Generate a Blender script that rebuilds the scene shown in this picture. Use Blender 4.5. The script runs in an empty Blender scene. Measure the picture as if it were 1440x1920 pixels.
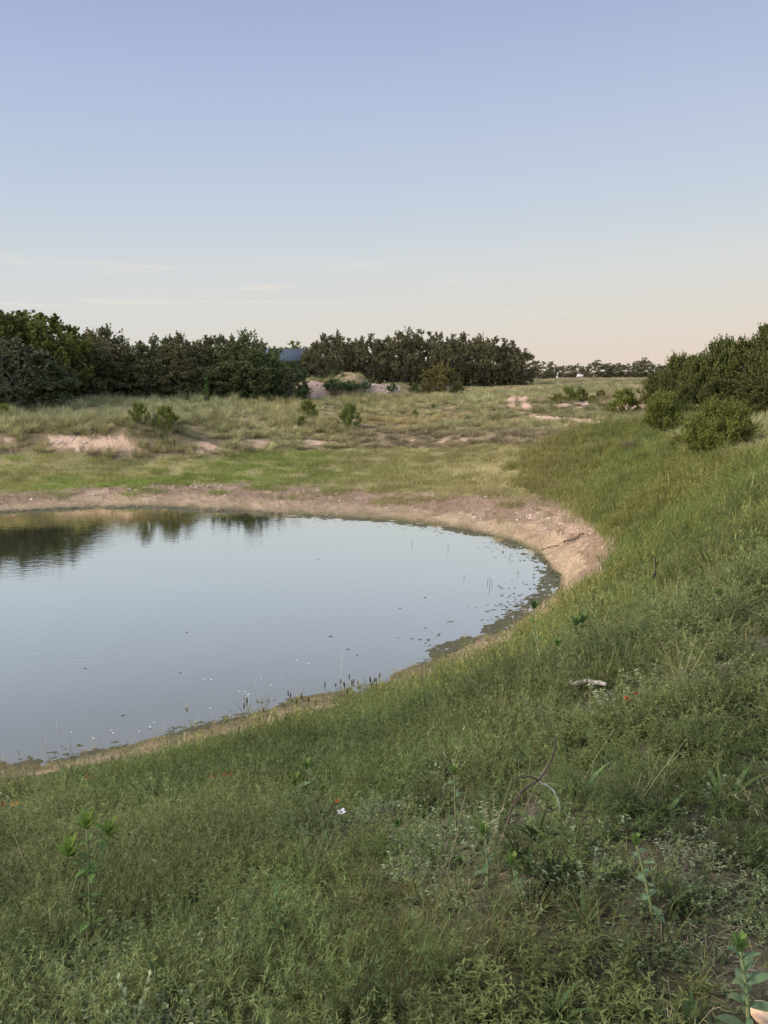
import bpy, math, random
import numpy as np
from mathutils import Vector, Matrix

# ------------------------------------------------------------------ camera, sky, sun, exposure
SC = bpy.context.scene
COL = SC.collection
EYE = 5.5                       # eye height above the pond (crest of the dam is 3.9)
PITCH = math.radians(10.22)
FPX = 1442.0                    # focal length in photo pixels (1440 x 1920)
CP, SP = math.cos(PITCH), math.sin(PITCH)

cam = bpy.data.cameras.new('camera')
camo = bpy.data.objects.new('camera', cam); COL.objects.link(camo)
cam.sensor_fit = 'VERTICAL'; cam.sensor_height = 34.6; cam.sensor_width = 25.96
cam.lens = FPX/1920*34.6; cam.clip_start = 0.05; cam.clip_end = 6000
camo.location = (0, 0, EYE); camo.rotation_euler = (math.pi/2-PITCH, 0, 0)
SC.camera = camo
SC.render.resolution_x = 768; SC.render.resolution_y = 1024
SC.view_settings.view_transform = 'Standard'; SC.view_settings.look = 'None'
SC.view_settings.exposure = 0.6; SC.view_settings.gamma = 1.0
SC.render.engine = 'CYCLES'
SC.cycles.max_bounces = 6; SC.cycles.diffuse_bounces = 3; SC.cycles.glossy_bounces = 3
SC.cycles.transparent_max_bounces = 6; SC.cycles.transmission_bounces = 3

SUN_AZ = math.radians(-98)      # clockwise from the view direction (+Y): low on the left
SUN_EL = math.radians(35)
SUN_STR = 2.9
SKY_NISHITA = 0.12

def s2l(c):
    return tuple(((x/255)/12.92 if x/255 <= 0.04045 else ((x/255+0.055)/1.055)**2.4) for x in c)

world = bpy.data.worlds.new('World'); SC.world = world; world.use_nodes = True
def build_world():
    nt = world.node_tree; N = nt.nodes; L = nt.links; N.clear()
    out = N.new('ShaderNodeOutputWorld')
    tc = N.new('ShaderNodeTexCoord'); sep = N.new('ShaderNodeSeparateXYZ')
    L.new(tc.outputs['Generated'], sep.inputs[0])
    def ramp(stops):
        r = N.new('ShaderNodeValToRGB'); r.color_ramp.interpolation = 'B_SPLINE' if False else 'LINEAR'
        e = r.color_ramp.elements
        while len(e) > 1: e.remove(e[0])
        e[0].position = stops[0][0]; e[0].color = (*s2l(stops[0][1]), 1)
        for p, c in stops[1:]:
            k = e.new(p); k.color = (*s2l(c), 1)
        L.new(sep.outputs[2], r.inputs[0]); return r
    # twilight sky: clear, warm band near the horizon on the sunset side
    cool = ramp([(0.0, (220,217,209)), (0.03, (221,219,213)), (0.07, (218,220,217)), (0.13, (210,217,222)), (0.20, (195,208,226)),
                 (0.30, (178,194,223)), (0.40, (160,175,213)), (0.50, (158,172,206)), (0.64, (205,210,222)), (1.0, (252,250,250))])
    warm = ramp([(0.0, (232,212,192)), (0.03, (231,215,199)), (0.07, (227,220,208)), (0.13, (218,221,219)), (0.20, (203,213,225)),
                 (0.30, (186,199,224)), (0.40, (169,183,215)), (0.50, (166,178,208)), (0.64, (214,216,222)), (1.0, (254,250,246))])  # in both ramps the stops above the frame are brightened as added fill
    dotn = N.new('ShaderNodeVectorMath'); dotn.operation = 'DOT_PRODUCT'
    L.new(tc.outputs['Generated'], dotn.inputs[0]); dotn.inputs[1].default_value = (1, 0, 0)
    mr = N.new('ShaderNodeMapRange'); mr.inputs[1].default_value = -0.45; mr.inputs[2].default_value = 0.45
    L.new(dotn.outputs['Value'], mr.inputs[0])
    mix = N.new('ShaderNodeMix'); mix.data_type = 'RGBA'
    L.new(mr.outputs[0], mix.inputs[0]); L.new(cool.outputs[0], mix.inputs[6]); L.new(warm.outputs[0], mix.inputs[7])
    # thin cirrus streaks low over the trees
    mp = N.new('ShaderNodeMapping'); mp.inputs['Scale'].default_value = (2.2, 2.2, 42.0); mp.inputs['Rotation'].default_value = (0, math.radians(4.5), 0)
    L.new(tc.outputs['Generated'], mp.inputs[0])
    nz = N.new('ShaderNodeTexNoise'); nz.inputs['Scale'].default_value = 1.6; nz.inputs['Detail'].default_value = 6
    nz.inputs['Roughness'].default_value = 0.62; nz.inputs['Distortion'].default_value = 0.35
    L.new(mp.outputs[0], nz.inputs['Vector'])
    cr = N.new('ShaderNodeMapRange'); cr.inputs[1].default_value = 0.54; cr.inputs[2].default_value = 0.76
    cr.interpolation_type = 'SMOOTHSTEP'
    L.new(nz.outputs[0], cr.inputs[0])
    # band: elevation 3..8.5 degrees
    b1 = N.new('ShaderNodeMapRange'); b1.inputs[1].default_value = 0.045; b1.inputs[2].default_value = 0.085; b1.interpolation_type = 'SMOOTHSTEP'
    b2 = N.new('ShaderNodeMapRange'); b2.inputs[1].default_value = 0.155; b2.inputs[2].default_value = 0.110; b2.interpolation_type = 'SMOOTHSTEP'
    L.new(sep.outputs[2], b1.inputs[0]); L.new(sep.outputs[2], b2.inputs[0])
    m1 = N.new('ShaderNodeMath'); m1.operation = 'MULTIPLY'; L.new(b1.outputs[0], m1.inputs[0]); L.new(b2.outputs[0], m1.inputs[1])
    m2 = N.new('ShaderNodeMath'); m2.operation = 'MULTIPLY'; L.new(m1.outputs[0], m2.inputs[0]); L.new(cr.outputs[0], m2.inputs[1])
    m3 = N.new('ShaderNodeMath'); m3.operation = 'MULTIPLY'; L.new(m2.outputs[0], m3.inputs[0]); m3.inputs[1].default_value = 0.9
    mc = N.new('ShaderNodeMix'); mc.data_type = 'RGBA'; L.new(m3.outputs[0], mc.inputs[0])
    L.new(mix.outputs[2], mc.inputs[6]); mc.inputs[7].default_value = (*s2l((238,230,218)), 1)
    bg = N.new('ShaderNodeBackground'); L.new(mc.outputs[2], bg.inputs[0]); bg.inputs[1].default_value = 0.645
    # physical sky around the sun, added outside the frame to brighten the ground
    sky = N.new('ShaderNodeTexSky'); sky.sky_type = 'NISHITA'; sky.sun_disc = False
    sky.sun_elevation = SUN_EL; sky.sun_rotation = SUN_AZ; sky.dust_density = 1.5
    bg2 = N.new('ShaderNodeBackground'); L.new(sky.outputs[0], bg2.inputs[0]); bg2.inputs[1].default_value = SKY_NISHITA
    back = N.new('ShaderNodeMapRange'); back.inputs[1].default_value = 0.55; back.inputs[2].default_value = -0.25; back.interpolation_type = 'SMOOTHSTEP'
    L.new(sep.outputs[1], back.inputs[0])
    ms = N.new('ShaderNodeMath'); ms.operation = 'MULTIPLY'; L.new(back.outputs[0], ms.inputs[0]); ms.inputs[1].default_value = SKY_NISHITA
    L.new(ms.outputs[0], bg2.inputs[1])
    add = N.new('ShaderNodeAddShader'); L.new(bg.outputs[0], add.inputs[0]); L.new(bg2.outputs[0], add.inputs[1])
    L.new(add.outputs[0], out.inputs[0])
build_world()

sl = bpy.data.lights.new('sun', 'SUN'); sl.energy = SUN_STR; sl.angle = math.radians(16); sl.color = (1.0, 0.86, 0.70)
so = bpy.data.objects.new('sun', sl); COL.objects.link(so)
sd = Vector((math.sin(SUN_AZ)*math.cos(SUN_EL), math.cos(SUN_AZ)*math.cos(SUN_EL), math.sin(SUN_EL)))
so.rotation_euler = sd.to_track_quat('Z', 'Y').to_euler(); so.location = (30, -20, 30)

# ------------------------------------------------------------------ projection helpers
def theta(v): return PITCH + np.arctan((np.asarray(v, float)-960)/FPX)      # degrees below the horizon of photo row v
def ray(u, v):
    a = (u-720)/FPX; b = -(v-960)/FPX
    return np.array([a, CP+b*SP, -SP+b*CP])
def at_z(u, v, z):
    d = ray(u, v); t = (z-EYE)/d[2]
    return np.array([d[0]*t, d[1]*t, z])
def proj(x, y, z):
    dz = z-EYE
    dep = y*CP - dz*SP
    up = y*SP + dz*CP
    dd = np.where(dep > 0.05, dep, 0.05)
    return 720+FPX*x/dd, 960-FPX*up/dd, dep

# ------------------------------------------------------------------ noise (numpy)
_rs = np.random.RandomState(7); _perm = _rs.rand(256, 256)
def vnoise(x, y):
    xi = np.floor(x).astype(int); yi = np.floor(y).astype(int)
    fx = x-xi; fy = y-yi; fx = fx*fx*(3-2*fx); fy = fy*fy*(3-2*fy)
    g = lambda i, j: _perm[i & 255, j & 255]
    return (g(xi, yi)*(1-fx)+g(xi+1, yi)*fx)*(1-fy) + (g(xi, yi+1)*(1-fx)+g(xi+1, yi+1)*fx)*fy
def fbm(x, y, s=1.0, o=4, seed=0):
    x = np.asarray(x, float)*s+seed*17.3; y = np.asarray(y, float)*s-seed*9.1
    a = 0.5; t = 0; n = 0
    for k in range(o):
        t = t + a*vnoise(x, y); n += a; x = x*2.03+11.1; y = y*2.03+5.7; a *= 0.5
    return t/n
def smooth(a, b, x):
    t = np.clip((x-a)/(b-a), 0, 1); return t*t*(3-2*t)

# ------------------------------------------------------------------ terrain: heights at surveyed points, thin-plate spline between
SHORE_PX = [(-700,968),(-450,966),(-200,964),(0,962),(130,955),(260,952),(400,958),(520,966),(650,972),(760,980),(860,993),(950,1013),(1010,1040),
            (1045,1078),(1035,1112),(990,1148),(930,1182),(840,1224),(720,1268),(640,1296),(560,1314),(470,1337),(380,1362),(250,1392),
            (130,1417),(0,1432),(-200,1470),(-450,1530)]
SHORE = np.array([at_z(u, v, 0.0)[:2] for u, v in SHORE_PX])
CTRL = [(u, v, 0.0) for u, v in SHORE_PX]
CTRL += [ # left column
 (0,925,.4),(0,855,1.25),(0,822,2.1),(0,795,2.5),(0,770,2.95),(0,745,3.5),(250,915,.45),(250,855,1.2),(250,822,2.1),(250,790,2.6),(250,768,2.95),(250,750,3.3),
 (500,905,.45),(500,850,1.25),(500,818,1.85),(500,785,2.5),(500,760,3.0),(500,745,3.4),
 (700,905,.5),(700,850,1.2),(700,815,1.8),(700,780,2.5),(700,750,3.2),(850,925,.55),(850,870,1.1),(850,820,1.9),(850,780,2.6),(850,745,3.35),(850,725,3.85),
 (1000,935,.9),(1000,880,1.5),(1000,840,2.1),(1000,800,2.6),(1000,770,3.1),(1000,745,3.7),(1000,725,4.0),(1000,713,4.35),
 (1080,1045,.45),(1100,975,.95),(1170,1055,1.0),(1100,1110,.6),(1100,1200,2.1),(1100,1280,3.2),(1100,1350,3.6),(1100,1500,3.85),(1100,1700,3.9),(1100,1920,3.9),
 (1130,900,1.5),(1130,840,2.3),(1130,790,2.9),(1130,750,3.6),(1130,722,4.3),
 (1250,1230,3.55),(1250,1150,3.0),(1250,1080,2.4),(1250,1000,2.2),(1250,930,2.3),(1250,880,2.5),(1250,840,2.8),(1250,800,3.2),(1250,760,3.6),(1250,730,4.1),
 (1440,1920,3.9),(1440,1600,3.92),(1440,1400,3.9),(1440,1230,3.85),(1440,1100,3.7),(1440,1000,3.6),(1440,920,3.55),(1440,870,3.5),(1440,830,3.5),(1440,790,3.6),(1440,760,3.8),(1440,730,4.2),
 (1700,1920,3.9),(1700,1400,3.95),(1700,1100,3.85),(1700,900,3.7),(1700,800,3.8),
 (850,1242,.08),(850,1260,.38),(850,1300,1.3),(850,1350,2.4),(850,1420,3.0),(850,1550,3.6),(850,1700,3.8),(850,1920,3.9),
 (1000,1172,.12),(1000,1190,.4),(1000,1250,1.8),(1000,1320,2.95),(1000,1400,3.45),
 (500,1348,.09),(500,1370,.38),(500,1420,1.3),(500,1480,2.15),(500,1560,3.0),(500,1700,3.6),(500,1920,3.88),
 (250,1415,.09),(250,1435,.35),(250,1480,1.15),(250,1560,2.2),(250,1680,3.15),(250,1800,3.6),(250,1920,3.85),
 (0,1453,.08),(0,1470,.30),(0,1520,1.1),(0,1600,2.25),(0,1700,3.2),(0,1800,3.6),(0,1920,3.85),(-300,1520,.1),(-300,1560,.7),(640,1316,.09),(640,1336,.36),(640,1380,1.2),(640,1440,2.2),(760,1284,.08),(760,1304,.4),(760,1345,1.3),(-300,1700,2.8),(-300,1900,3.8),
 (300,1150,-.9),(600,1100,-.8),(100,1050,-.6),(700,1040,-.5),(-300,1200,-1.),(850,1100,-.5),(400,1020,-.5),(500,1230,-.6),(-400,1080,-.8)]
def _polar(x, y): return np.arctan2(x, y), np.log(np.hypot(x, y))
P = []; Z = []
for u, v, z in CTRL:
    p = at_z(u, v, z); a, l = _polar(p[0], p[1]); P.append((a, l)); Z.append(z)
for az, r, z in [(-58,10,1.8),(-56,16,.8),(-56,24,.7),(-58,36,1.6),(-55,68,3.4),(-62,5,3.2),(-60,2,3.8),(60,2,3.9),(60,6,4.0),(60,14,4.0),(60,30,3.8),(60,68,4.0)]:
    P.append((math.radians(az), math.log(r))); Z.append(z)
for az in (-60,-45,-30,-20,-10,0,10,20,30,45,60):      # far plain and crest near the feet
    P.append((math.radians(az), math.log(108 if abs(az) < 15 else 125))); Z.append(4.02 if -15 < az < 5 else (4.25 if az <= 10 else 4.5))
    P.append((math.radians(az), math.log(400))); Z.append(4.35)
    P.append((math.radians(az), math.log(2500))); Z.append(4.3)
    P.append((math.radians(az), math.log(0.8))); Z.append(3.93)
P = np.array(P); Z = np.array(Z)
AZS = 1.0
def _tps(d2): return np.where(d2 > 1e-12, 0.5*d2*np.log(np.maximum(d2, 1e-12)), 0)
def _solve():
    n = len(P); Q = P.copy(); Q[:, 0] *= AZS
    d2 = ((Q[:, None]-Q[None])**2).sum(-1)
    A = np.zeros((n+3, n+3)); A[:n, :n] = _tps(d2)+np.eye(n)*2e-4
    A[:n, n] = 1; A[:n, n+1:] = Q; A[n, :n] = 1; A[n+1:, :n] = Q.T
    b = np.zeros(n+3); b[:n] = Z
    return Q, np.linalg.solve(A, b)
TQ, TW = _solve()
def height_raw(x, y):
    x = np.asarray(x, float); y = np.asarray(y, float); sh = x.shape
    x = x.ravel(); y = y.ravel()
    az, l = _polar(x, y); azc = np.clip(az, -1.05, 1.05); l = np.clip(l, math.log(0.8), math.log(2500))
    out = np.empty(len(x))
    for i in range(0, len(x), 20000):
        q = np.stack([azc[i:i+20000]*AZS, l[i:i+20000]], 1)
        d2 = ((q[:, None]-TQ[None])**2).sum(-1)
        out[i:i+20000] = _tps(d2)@TW[:-3] + TW[-3] + q@TW[-2:]
    back = smooth(1.05, 1.9, np.abs(az))
    out = out*(1-back) + 3.93*back
    return out.reshape(sh)
def height(x, y):
    x = np.asarray(x, float); y = np.asarray(y, float)
    z = height_raw(x, y); r = np.hypot(x, y)
    amp = 0.05+0.10*smooth(0.3, 2.0, z)*smooth(8, 40, r)
    z = z + amp*(fbm(x, y, 0.9, 3, 1)-0.5)*2*smooth(-.5, .1, z) + 0.035*(fbm(x, y, 3.7, 3, 2)-0.5)*smooth(-.2, .05, z)
    z = z + 0.035*(fbm(x, y, 2.2, 4, 5)-0.5)*smooth(.25, .0, np.abs(z))*2
    # spoil mound beyond the grass
    for cx, cy, rx, ry, h in MOUNDS:
        d = np.sqrt(((x-cx)/rx)**2+((y-cy)/ry)**2)
        z = z + h*smooth(1.0, 0.55, d + 0.12*(fbm(x, y, 0.5, 3, 9)-0.5))
    return z
MOUNDS = []
def depth_xy(u, d):
    """ground position at camera-forward distance d (metres) in photo column u"""
    return (u-720)/FPX*d, d
for u, d, rx, ry, h in [(622,76,4.4,5.0,1.35),(705,80,5.5,5.5,0.85)]:
    mx, my = depth_xy(u, d); MOUNDS.append((mx, my, rx, ry, h))
def H(x, y): return float(height(np.array([x]), np.array([y]))[0])
def hit(u, v):
    """march the ray of photo pixel (u,v) to the ground"""
    d = ray(u, v); ts = np.geomspace(1.0, 900, 2500)
    x, y, z = d[0]*ts, d[1]*ts, EYE+d[2]*ts
    below = np.nonzero(z < np.maximum(height(x, y), 0.0))[0]
    k = below[0] if len(below) else len(ts)-1
    return Vector((x[k], y[k], max(H(x[k], y[k]), 0.0)))
def ground(u, d):
    x, y = depth_xy(u, d); return Vector((x, y, H(x, y)))
def z_for_v(v, y): return EYE - y*math.tan(float(theta(v)))

# ------------------------------------------------------------------ zones, as polygons on the ground seen in the photo
def inpoly(u, v, poly):
    c = np.zeros(u.shape, bool); n = len(poly); j = n-1
    for i in range(n):
        xi, yi = poly[i]; xj, yj = poly[j]
        c ^= ((yi > v) != (yj > v)) & (u < (xj-xi)*(v-yi)/((yj-yi) if yj != yi else 1e-9)+xi)
        j = i
    return c
SHORE_BAND = [(-2500,935),(-400,935),(0,929),(130,921),(260,913),(450,911),(620,921),(760,931),(900,935),(1000,938),(1100,978),(1160,1020),(1175,1055),
              (1135,1095),(1050,1150),(975,1188),(850,1238),(760,1270),(640,1310),(500,1352),(400,1382),(250,1416),(110,1443),(0,1458),(-400,1540),(-2500,1700)]
PINK_BAND = [(-300,948),(0,944),(140,935),(260,925),(450,930),(620,944),(760,950),(880,962),(960,982),(1040,1000),(1090,1050),(1090,1100),(1170,1055),(1160,1010),(1090,968),
             (1000,940),(900,927),(700,922),(450,908),(250,909),(0,926),(-300,932)]
CUTS = [[(-900,830),(60,822),(110,815),(230,821),(330,826),(342,834),(300,842),(240,853),(180,846),(100,843),(-900,845)],
        [(345,830),(450,823),(560,821),(640,830),(560,838),(470,843),(385,849)],[(560,832),(700,826),(840,823),(930,820),(940,826),(800,832),(640,838)]]
STRIP = [(-2500,852),(-200,850),(100,850),(240,858),(380,855),(480,848),(650,842),(850,836),(1000,832),(1060,850),(1030,930),(900,932),(780,926),(620,914),(450,906),(260,908),(0,922),(-2500,925)]
BANK = [(960,900),(985,850),(1050,812),(1130,800),(1200,792),(1290,845),(1440,860),(2600,880),(6000,3500),(-3000,3500),(-2500,1650),(-400,1530),(0,1458),(110,1443),(250,1416),(400,1382),
        (500,1352),(640,1310),(760,1270),(850,1238),(975,1188),(1050,1150),(1135,1095),(1175,1055),(1160,1015),(1090,960),(1000,920)]
CREST = [(1440,1120),(1330,1190),(1180,1265),(1110,1320),(1010,1400),(930,1480),(700,1510),(560,1600),(600,1760),(880,1800),(900,3500),(6000,3500),(3000,1150)]
PATHS = [[(950,748),(966,741),(970,742),(964,754),(972,768),(955,768),(948,756)],[(974,742),(992,741),(988,752),(998,768),(980,772),(972,756)],[(988,776),(1030,782),(1120,790),(1200,797),(1200,801),(1110,796),(1020,788),(985,780)],
         [(1150,764),(1245,752),(1245,765),(1160,775)],[(1040,757),(1150,752),(1150,758),(1040,763)]]
FACES = [[(572,716),(600,716),(612,728),(616,746),(572,748)],[(672,723),(700,719),(752,724),(748,736),(690,738)]]
BARES = [(1130,1810,60),(1430,1215,45),(1290,1640,38),(1210,1405,22),(870,1610,22),(1000,1530,35),(1110,1480,55),(560,1530,30),(1330,1760,40),(1420,1840,60),(1090,1420,35),(1260,1380,30),(760,1880,30)]
def zone(x, y, z):
    u, v, dep = proj(x, y, z)
    ok = dep > 0.3
    r = np.hypot(x, y)
    ju = u + (fbm(x, y, 1.3, 3, 3)-0.5)*60; jv = v + (fbm(x, y, 1.1, 4, 4)-0.5)*np.where((r < 17) & (u < 1050), 8, 34*np.clip(25/r, 0.25, 1.0))
    g = {}
    g['shore'] = ok & inpoly(ju, jv, SHORE_BAND)
    sdn = shore_dist(x, y)
    g['shore'] |= ok & (y < 17) & (u < 1000) & (u > -900) & (sdn < .78+.6*(fbm(x, y, 1.8, 3, 15)-.3)) & (z < 1.0)
    g['sd'] = sdn
    g['pink'] = ok & inpoly(ju, jv, PINK_BAND)
    j2 = v + (fbm(x, y, 1.1, 3, 6)-0.5)*12; j3 = u + (fbm(x, y, 0.8, 2, 8)-0.5)*80
    g['cut'] = ok & (inpoly(j3, j2, CUTS[0]) | inpoly(j3, j2, CUTS[1]) | (inpoly(j3, j2, CUTS[2]) & (fbm(x, y, 1.2, 3, 12) > .5))) & (fbm(x, y, 1.3, 4, 13) > .47)
    g['strip'] = ok & inpoly(ju, j2, STRIP)
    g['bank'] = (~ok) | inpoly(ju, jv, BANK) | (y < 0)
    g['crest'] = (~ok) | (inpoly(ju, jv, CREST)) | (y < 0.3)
    uu = u+(fbm(x, y, 1.4, 4, 31)-0.5)*15; vv = v+(fbm(x, y, 1.2, 3, 33)-0.5)*11
    g['path'] = ok & np.any([inpoly(uu, vv, q_) for q_ in PATHS], axis=0) & (r < 140)
    fu = u+(fbm(x, y, .9, 3, 35)-.5)*14; fv = v+(fbm(x, y, .9, 3, 36)-.5)*8
    g['face'] = ok & (inpoly(fu, fv, FACES[0]) | inpoly(fu, fv, FACES[1])) & (r > 60) & (r < 84)
    b = np.zeros(x.shape, bool)
    for bu, bv, br in BARES:
        dd = np.hypot(u-bu, (v-bv)*1.35)
        b |= (dd < br*(0.15+.9*fbm(x, y, 5, 3, 11))) & (r < 12) & ok
    g['bare'] = b
    g['u'], g['v'], g['r'] = u, v, r
    return g
def shore_dist(x, y):
    best = np.full(x.shape, 1e9)
    for i in range(len(SHORE)-1):
        a = SHORE[i]; b = SHORE[i+1]; ab = b-a; L2 = (ab**2).sum()
        t = np.clip(((x-a[0])*ab[0]+(y-a[1])*ab[1])/L2, 0, 1)
        best = np.minimum(best, np.hypot(x-a[0]-t*ab[0], y-a[1]-t*ab[1]))
    return best

# ------------------------------------------------------------------ materials
def new_mat(name):
    m = bpy.data.materials.new(name); m.use_nodes = True
    nt = m.node_tree; nt.nodes.clear()
    return m, nt, nt.nodes, nt.links
def leaf_mat(name, color, var=0.35, trans=0.25, rough=0.6, instancer=False, patch=0.0, hue=0.02):
    m, nt, N, L = new_mat(name)
    out = N.new('ShaderNodeOutputMaterial'); pb = N.new('ShaderNodeBsdfPrincipled')
    geo = N.new('ShaderNodeNewGeometry'); info = N.new('ShaderNodeObjectInfo')
    hsv = N.new('ShaderNodeHueSaturation')
    if instancer:
        at = N.new('ShaderNodeAttribute'); at.attribute_type = 'INSTANCER'; at.attribute_name = 'tint'
        mul = N.new('ShaderNodeMix'); mul.data_type = 'RGBA'; mul.blend_type = 'MULTIPLY'; mul.inputs[0].default_value = 1
        mul.inputs[6].default_value = (*color, 1); L.new(at.outputs['Color'], mul.inputs[7]); src = mul.outputs[2]
    else:
        mul = N.new('ShaderNodeMix'); mul.data_type = 'RGBA'; mul.blend_type = 'MULTIPLY'; mul.inputs[0].default_value = 1
        mul.inputs[6].default_value = (*color, 1); L.new(info.outputs['Color'], mul.inputs[7]); src = mul.outputs[2]
    mr = N.new('ShaderNodeMapRange'); mr.inputs[3].default_value = 1-var; mr.inputs[4].default_value = 1+var
    L.new(geo.outputs['Random Per Island'], mr.inputs[0])
    val = mr.outputs[0]
    if patch:
        tn = N.new('ShaderNodeTexNoise'); tn.inputs['Scale'].default_value = 0.9; tn.inputs['Detail'].default_value = 3
        L.new(geo.outputs['Position'], tn.inputs['Vector'])
        m2 = N.new('ShaderNodeMapRange'); m2.inputs[1].default_value = .3; m2.inputs[2].default_value = .7
        m2.inputs[3].default_value = 1-patch; m2.inputs[4].default_value = 1+patch; L.new(tn.outputs[0], m2.inputs[0])
        mm = N.new('ShaderNodeMath'); mm.operation = 'MULTIPLY'; L.new(val, mm.inputs[0]); L.new(m2.outputs[0], mm.inputs[1]); val = mm.outputs[0]
    hm = N.new('ShaderNodeMath'); hm.operation = 'MULTIPLY'; L.new(geo.outputs['Random Per Island'], hm.inputs[0]); hm.inputs[1].default_value = 7.31
    hf = N.new('ShaderNodeMath'); hf.operation = 'FRACT'; L.new(hm.outputs[0], hf.inputs[0])
    hr = N.new('ShaderNodeMapRange'); hr.inputs[3].default_value = 0.5-hue; hr.inputs[4].default_value = 0.5+hue; L.new(hf.outputs[0], hr.inputs[0])
    L.new(hr.outputs[0], hsv.inputs['Hue']); L.new(val, hsv.inputs['Value']); L.new(src, hsv.inputs['Color'])
    L.new(hsv.outputs[0], pb.inputs['Base Color']); pb.inputs['Roughness'].default_value = rough
    pb.inputs['Specular IOR Level'].default_value = 0.10
    if trans > 0:
        tr = N.new('ShaderNodeBsdfTranslucent'); L.new(hsv.outputs[0], tr.inputs[0])
        mx = N.new('ShaderNodeMixShader'); mx.inputs[0].default_value = trans
        L.new(pb.outputs[0], mx.inputs[1]); L.new(tr.outputs[0], mx.inputs[2]); L.new(mx.outputs[0], out.inputs[0])
    else: L.new(pb.outputs[0], out.inputs[0])
    return m
def rough_mat(name, c1, c2, scale=8, rough=0.85, bump=0.3, stretch=(1, 1, 1), bd=0.02):
    m, nt, N, L = new_mat(name)
    out = N.new('ShaderNodeOutputMaterial'); pb = N.new('ShaderNodeBsdfPrincipled')
    tc = N.new('ShaderNodeTexCoord'); mp = N.new('ShaderNodeMapping'); mp.inputs['Scale'].default_value = stretch
    L.new(tc.outputs['Object'], mp.inputs[0])
    tn = N.new('ShaderNodeTexNoise'); tn.inputs['Scale'].default_value = scale; tn.inputs['Detail'].default_value = 6; tn.inputs['Roughness'].default_value = .65
    L.new(mp.outputs[0], tn.inputs['Vector'])
    mr = N.new('ShaderNodeMapRange'); mr.inputs[1].default_value = .32; mr.inputs[2].default_value = .68; L.new(tn.outputs[0], mr.inputs[0])
    mx = N.new('ShaderNodeMix'); mx.data_type = 'RGBA'; L.new(mr.outputs[0], mx.inputs[0])
    mx.inputs[6].default_value = (*c1, 1); mx.inputs[7].default_value = (*c2, 1)
    L.new(mx.outputs[2], pb.inputs['Base Color']); pb.inputs['Roughness'].default_value = rough
    bp = N.new('ShaderNodeBump'); bp.inputs['Strength'].default_value = bump; bp.inputs['Distance'].default_value = bd
    L.new(tn.outputs[0], bp.inputs['Height']); L.new(bp.outputs[0], pb.inputs['Normal']); L.new(pb.outputs[0], out.inputs[0])
    return m
def lin(*c): return s2l(c)

# ------------------------------------------------------------------ mesh helpers
class MB:
    def __init__(s): s.v = []; s.f3 = []; s.f4 = []; s.n = 0; s.m3 = []; s.m4 = []
    def add(s, verts, quads=None, tris=None, mat=0):
        verts = np.asarray(verts, float).reshape(-1, 3)
        if quads is not None and len(quads): q = np.asarray(quads, int)+s.n; s.f4.append(q); s.m4.append(np.full(len(q), mat))
        if tris is not None and len(tris): t = np.asarray(tris, int)+s.n; s.f3.append(t); s.m3.append(np.full(len(t), mat))
        s.v.append(verts); s.n += len(verts)
    def mesh(s, name, mats, smooth_=False):
        V = np.concatenate(s.v); f4 = np.concatenate(s.f4) if s.f4 else np.zeros((0, 4), int); f3 = np.concatenate(s.f3) if s.f3 else np.zeros((0, 3), int)
        mi = np.concatenate(s.m4+s.m3)
        me = bpy.data.meshes.new(name); me.vertices.add(len(V)); me.vertices.foreach_set('co', V.ravel().astype(np.float32))
        loops = np.concatenate([f4.ravel(), f3.ravel()]).astype(np.int32)
        me.loops.add(len(loops)); me.loops.foreach_set('vertex_index', loops)
        nf = len(f4)+len(f3); me.polygons.add(nf)
        st = np.concatenate([np.arange(len(f4))*4, len(f4)*4+np.arange(len(f3))*3]).astype(np.int32)
        me.polygons.foreach_set('loop_start', st)
        me.polygons.foreach_set('material_index', mi.astype(np.int32))
        if smooth_: me.polygons.foreach_set('use_smooth', np.ones(nf, bool))
        for m in (mats if isinstance(mats, (list, tuple)) else [mats]): me.materials.append(m)
        me.update(calc_edges=True); me.validate()
        return me
    def obj(s, name, mats, parent=None, smooth_=False, loc=None):
        o = bpy.data.objects.new(name, s.mesh(name, mats, smooth_)); COL.objects.link(o)
        if parent is not None: o.parent = parent
        if loc is not None: o.location = loc
        return o
def tag(o, label=None, cat=None, group=None, kind=None):
    if label: o['label'] = label
    if cat: o['category'] = cat
    if group: o['group'] = group
    if kind: o['kind'] = kind
    return o
def empty(name, loc, rz=0):
    o = bpy.data.objects.new(name, None); COL.objects.link(o); o.location = loc; o.rotation_euler = (0, 0, rz); o.empty_display_size = .1
    return o
def tube(mb, path, rad, n=6, mat=0):
    path = np.asarray(path, float); k = len(path); rad = np.asarray(rad, float)*np.ones(k)
    T = np.gradient(path, axis=0); T /= np.linalg.norm(T, axis=1)[:, None]+1e-9
    ref = np.array([0.3, 0.9, 0.1]) if abs(T[0][2]) > .6 else np.array([0, 0, 1.])
    vs = []
    a = np.arange(n)*2*math.pi/n
    for i in range(k):
        s1 = np.cross(T[i], ref); s1 /= np.linalg.norm(s1)+1e-9; s2 = np.cross(T[i], s1)
        vs.append(path[i]+rad[i]*(np.cos(a)[:, None]*s1+np.sin(a)[:, None]*s2))
    V = np.concatenate(vs+[path[-1:]+T[-1:]*rad[-1]])
    q = [(i*n+j, i*n+(j+1) % n, (i+1)*n+(j+1) % n, (i+1)*n+j) for i in range(k-1) for j in range(n)]
    t = [((k-1)*n+j, (k-1)*n+(j+1) % n, k*n) for j in range(n)]
    mb.add(V, q, t, mat)
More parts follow.
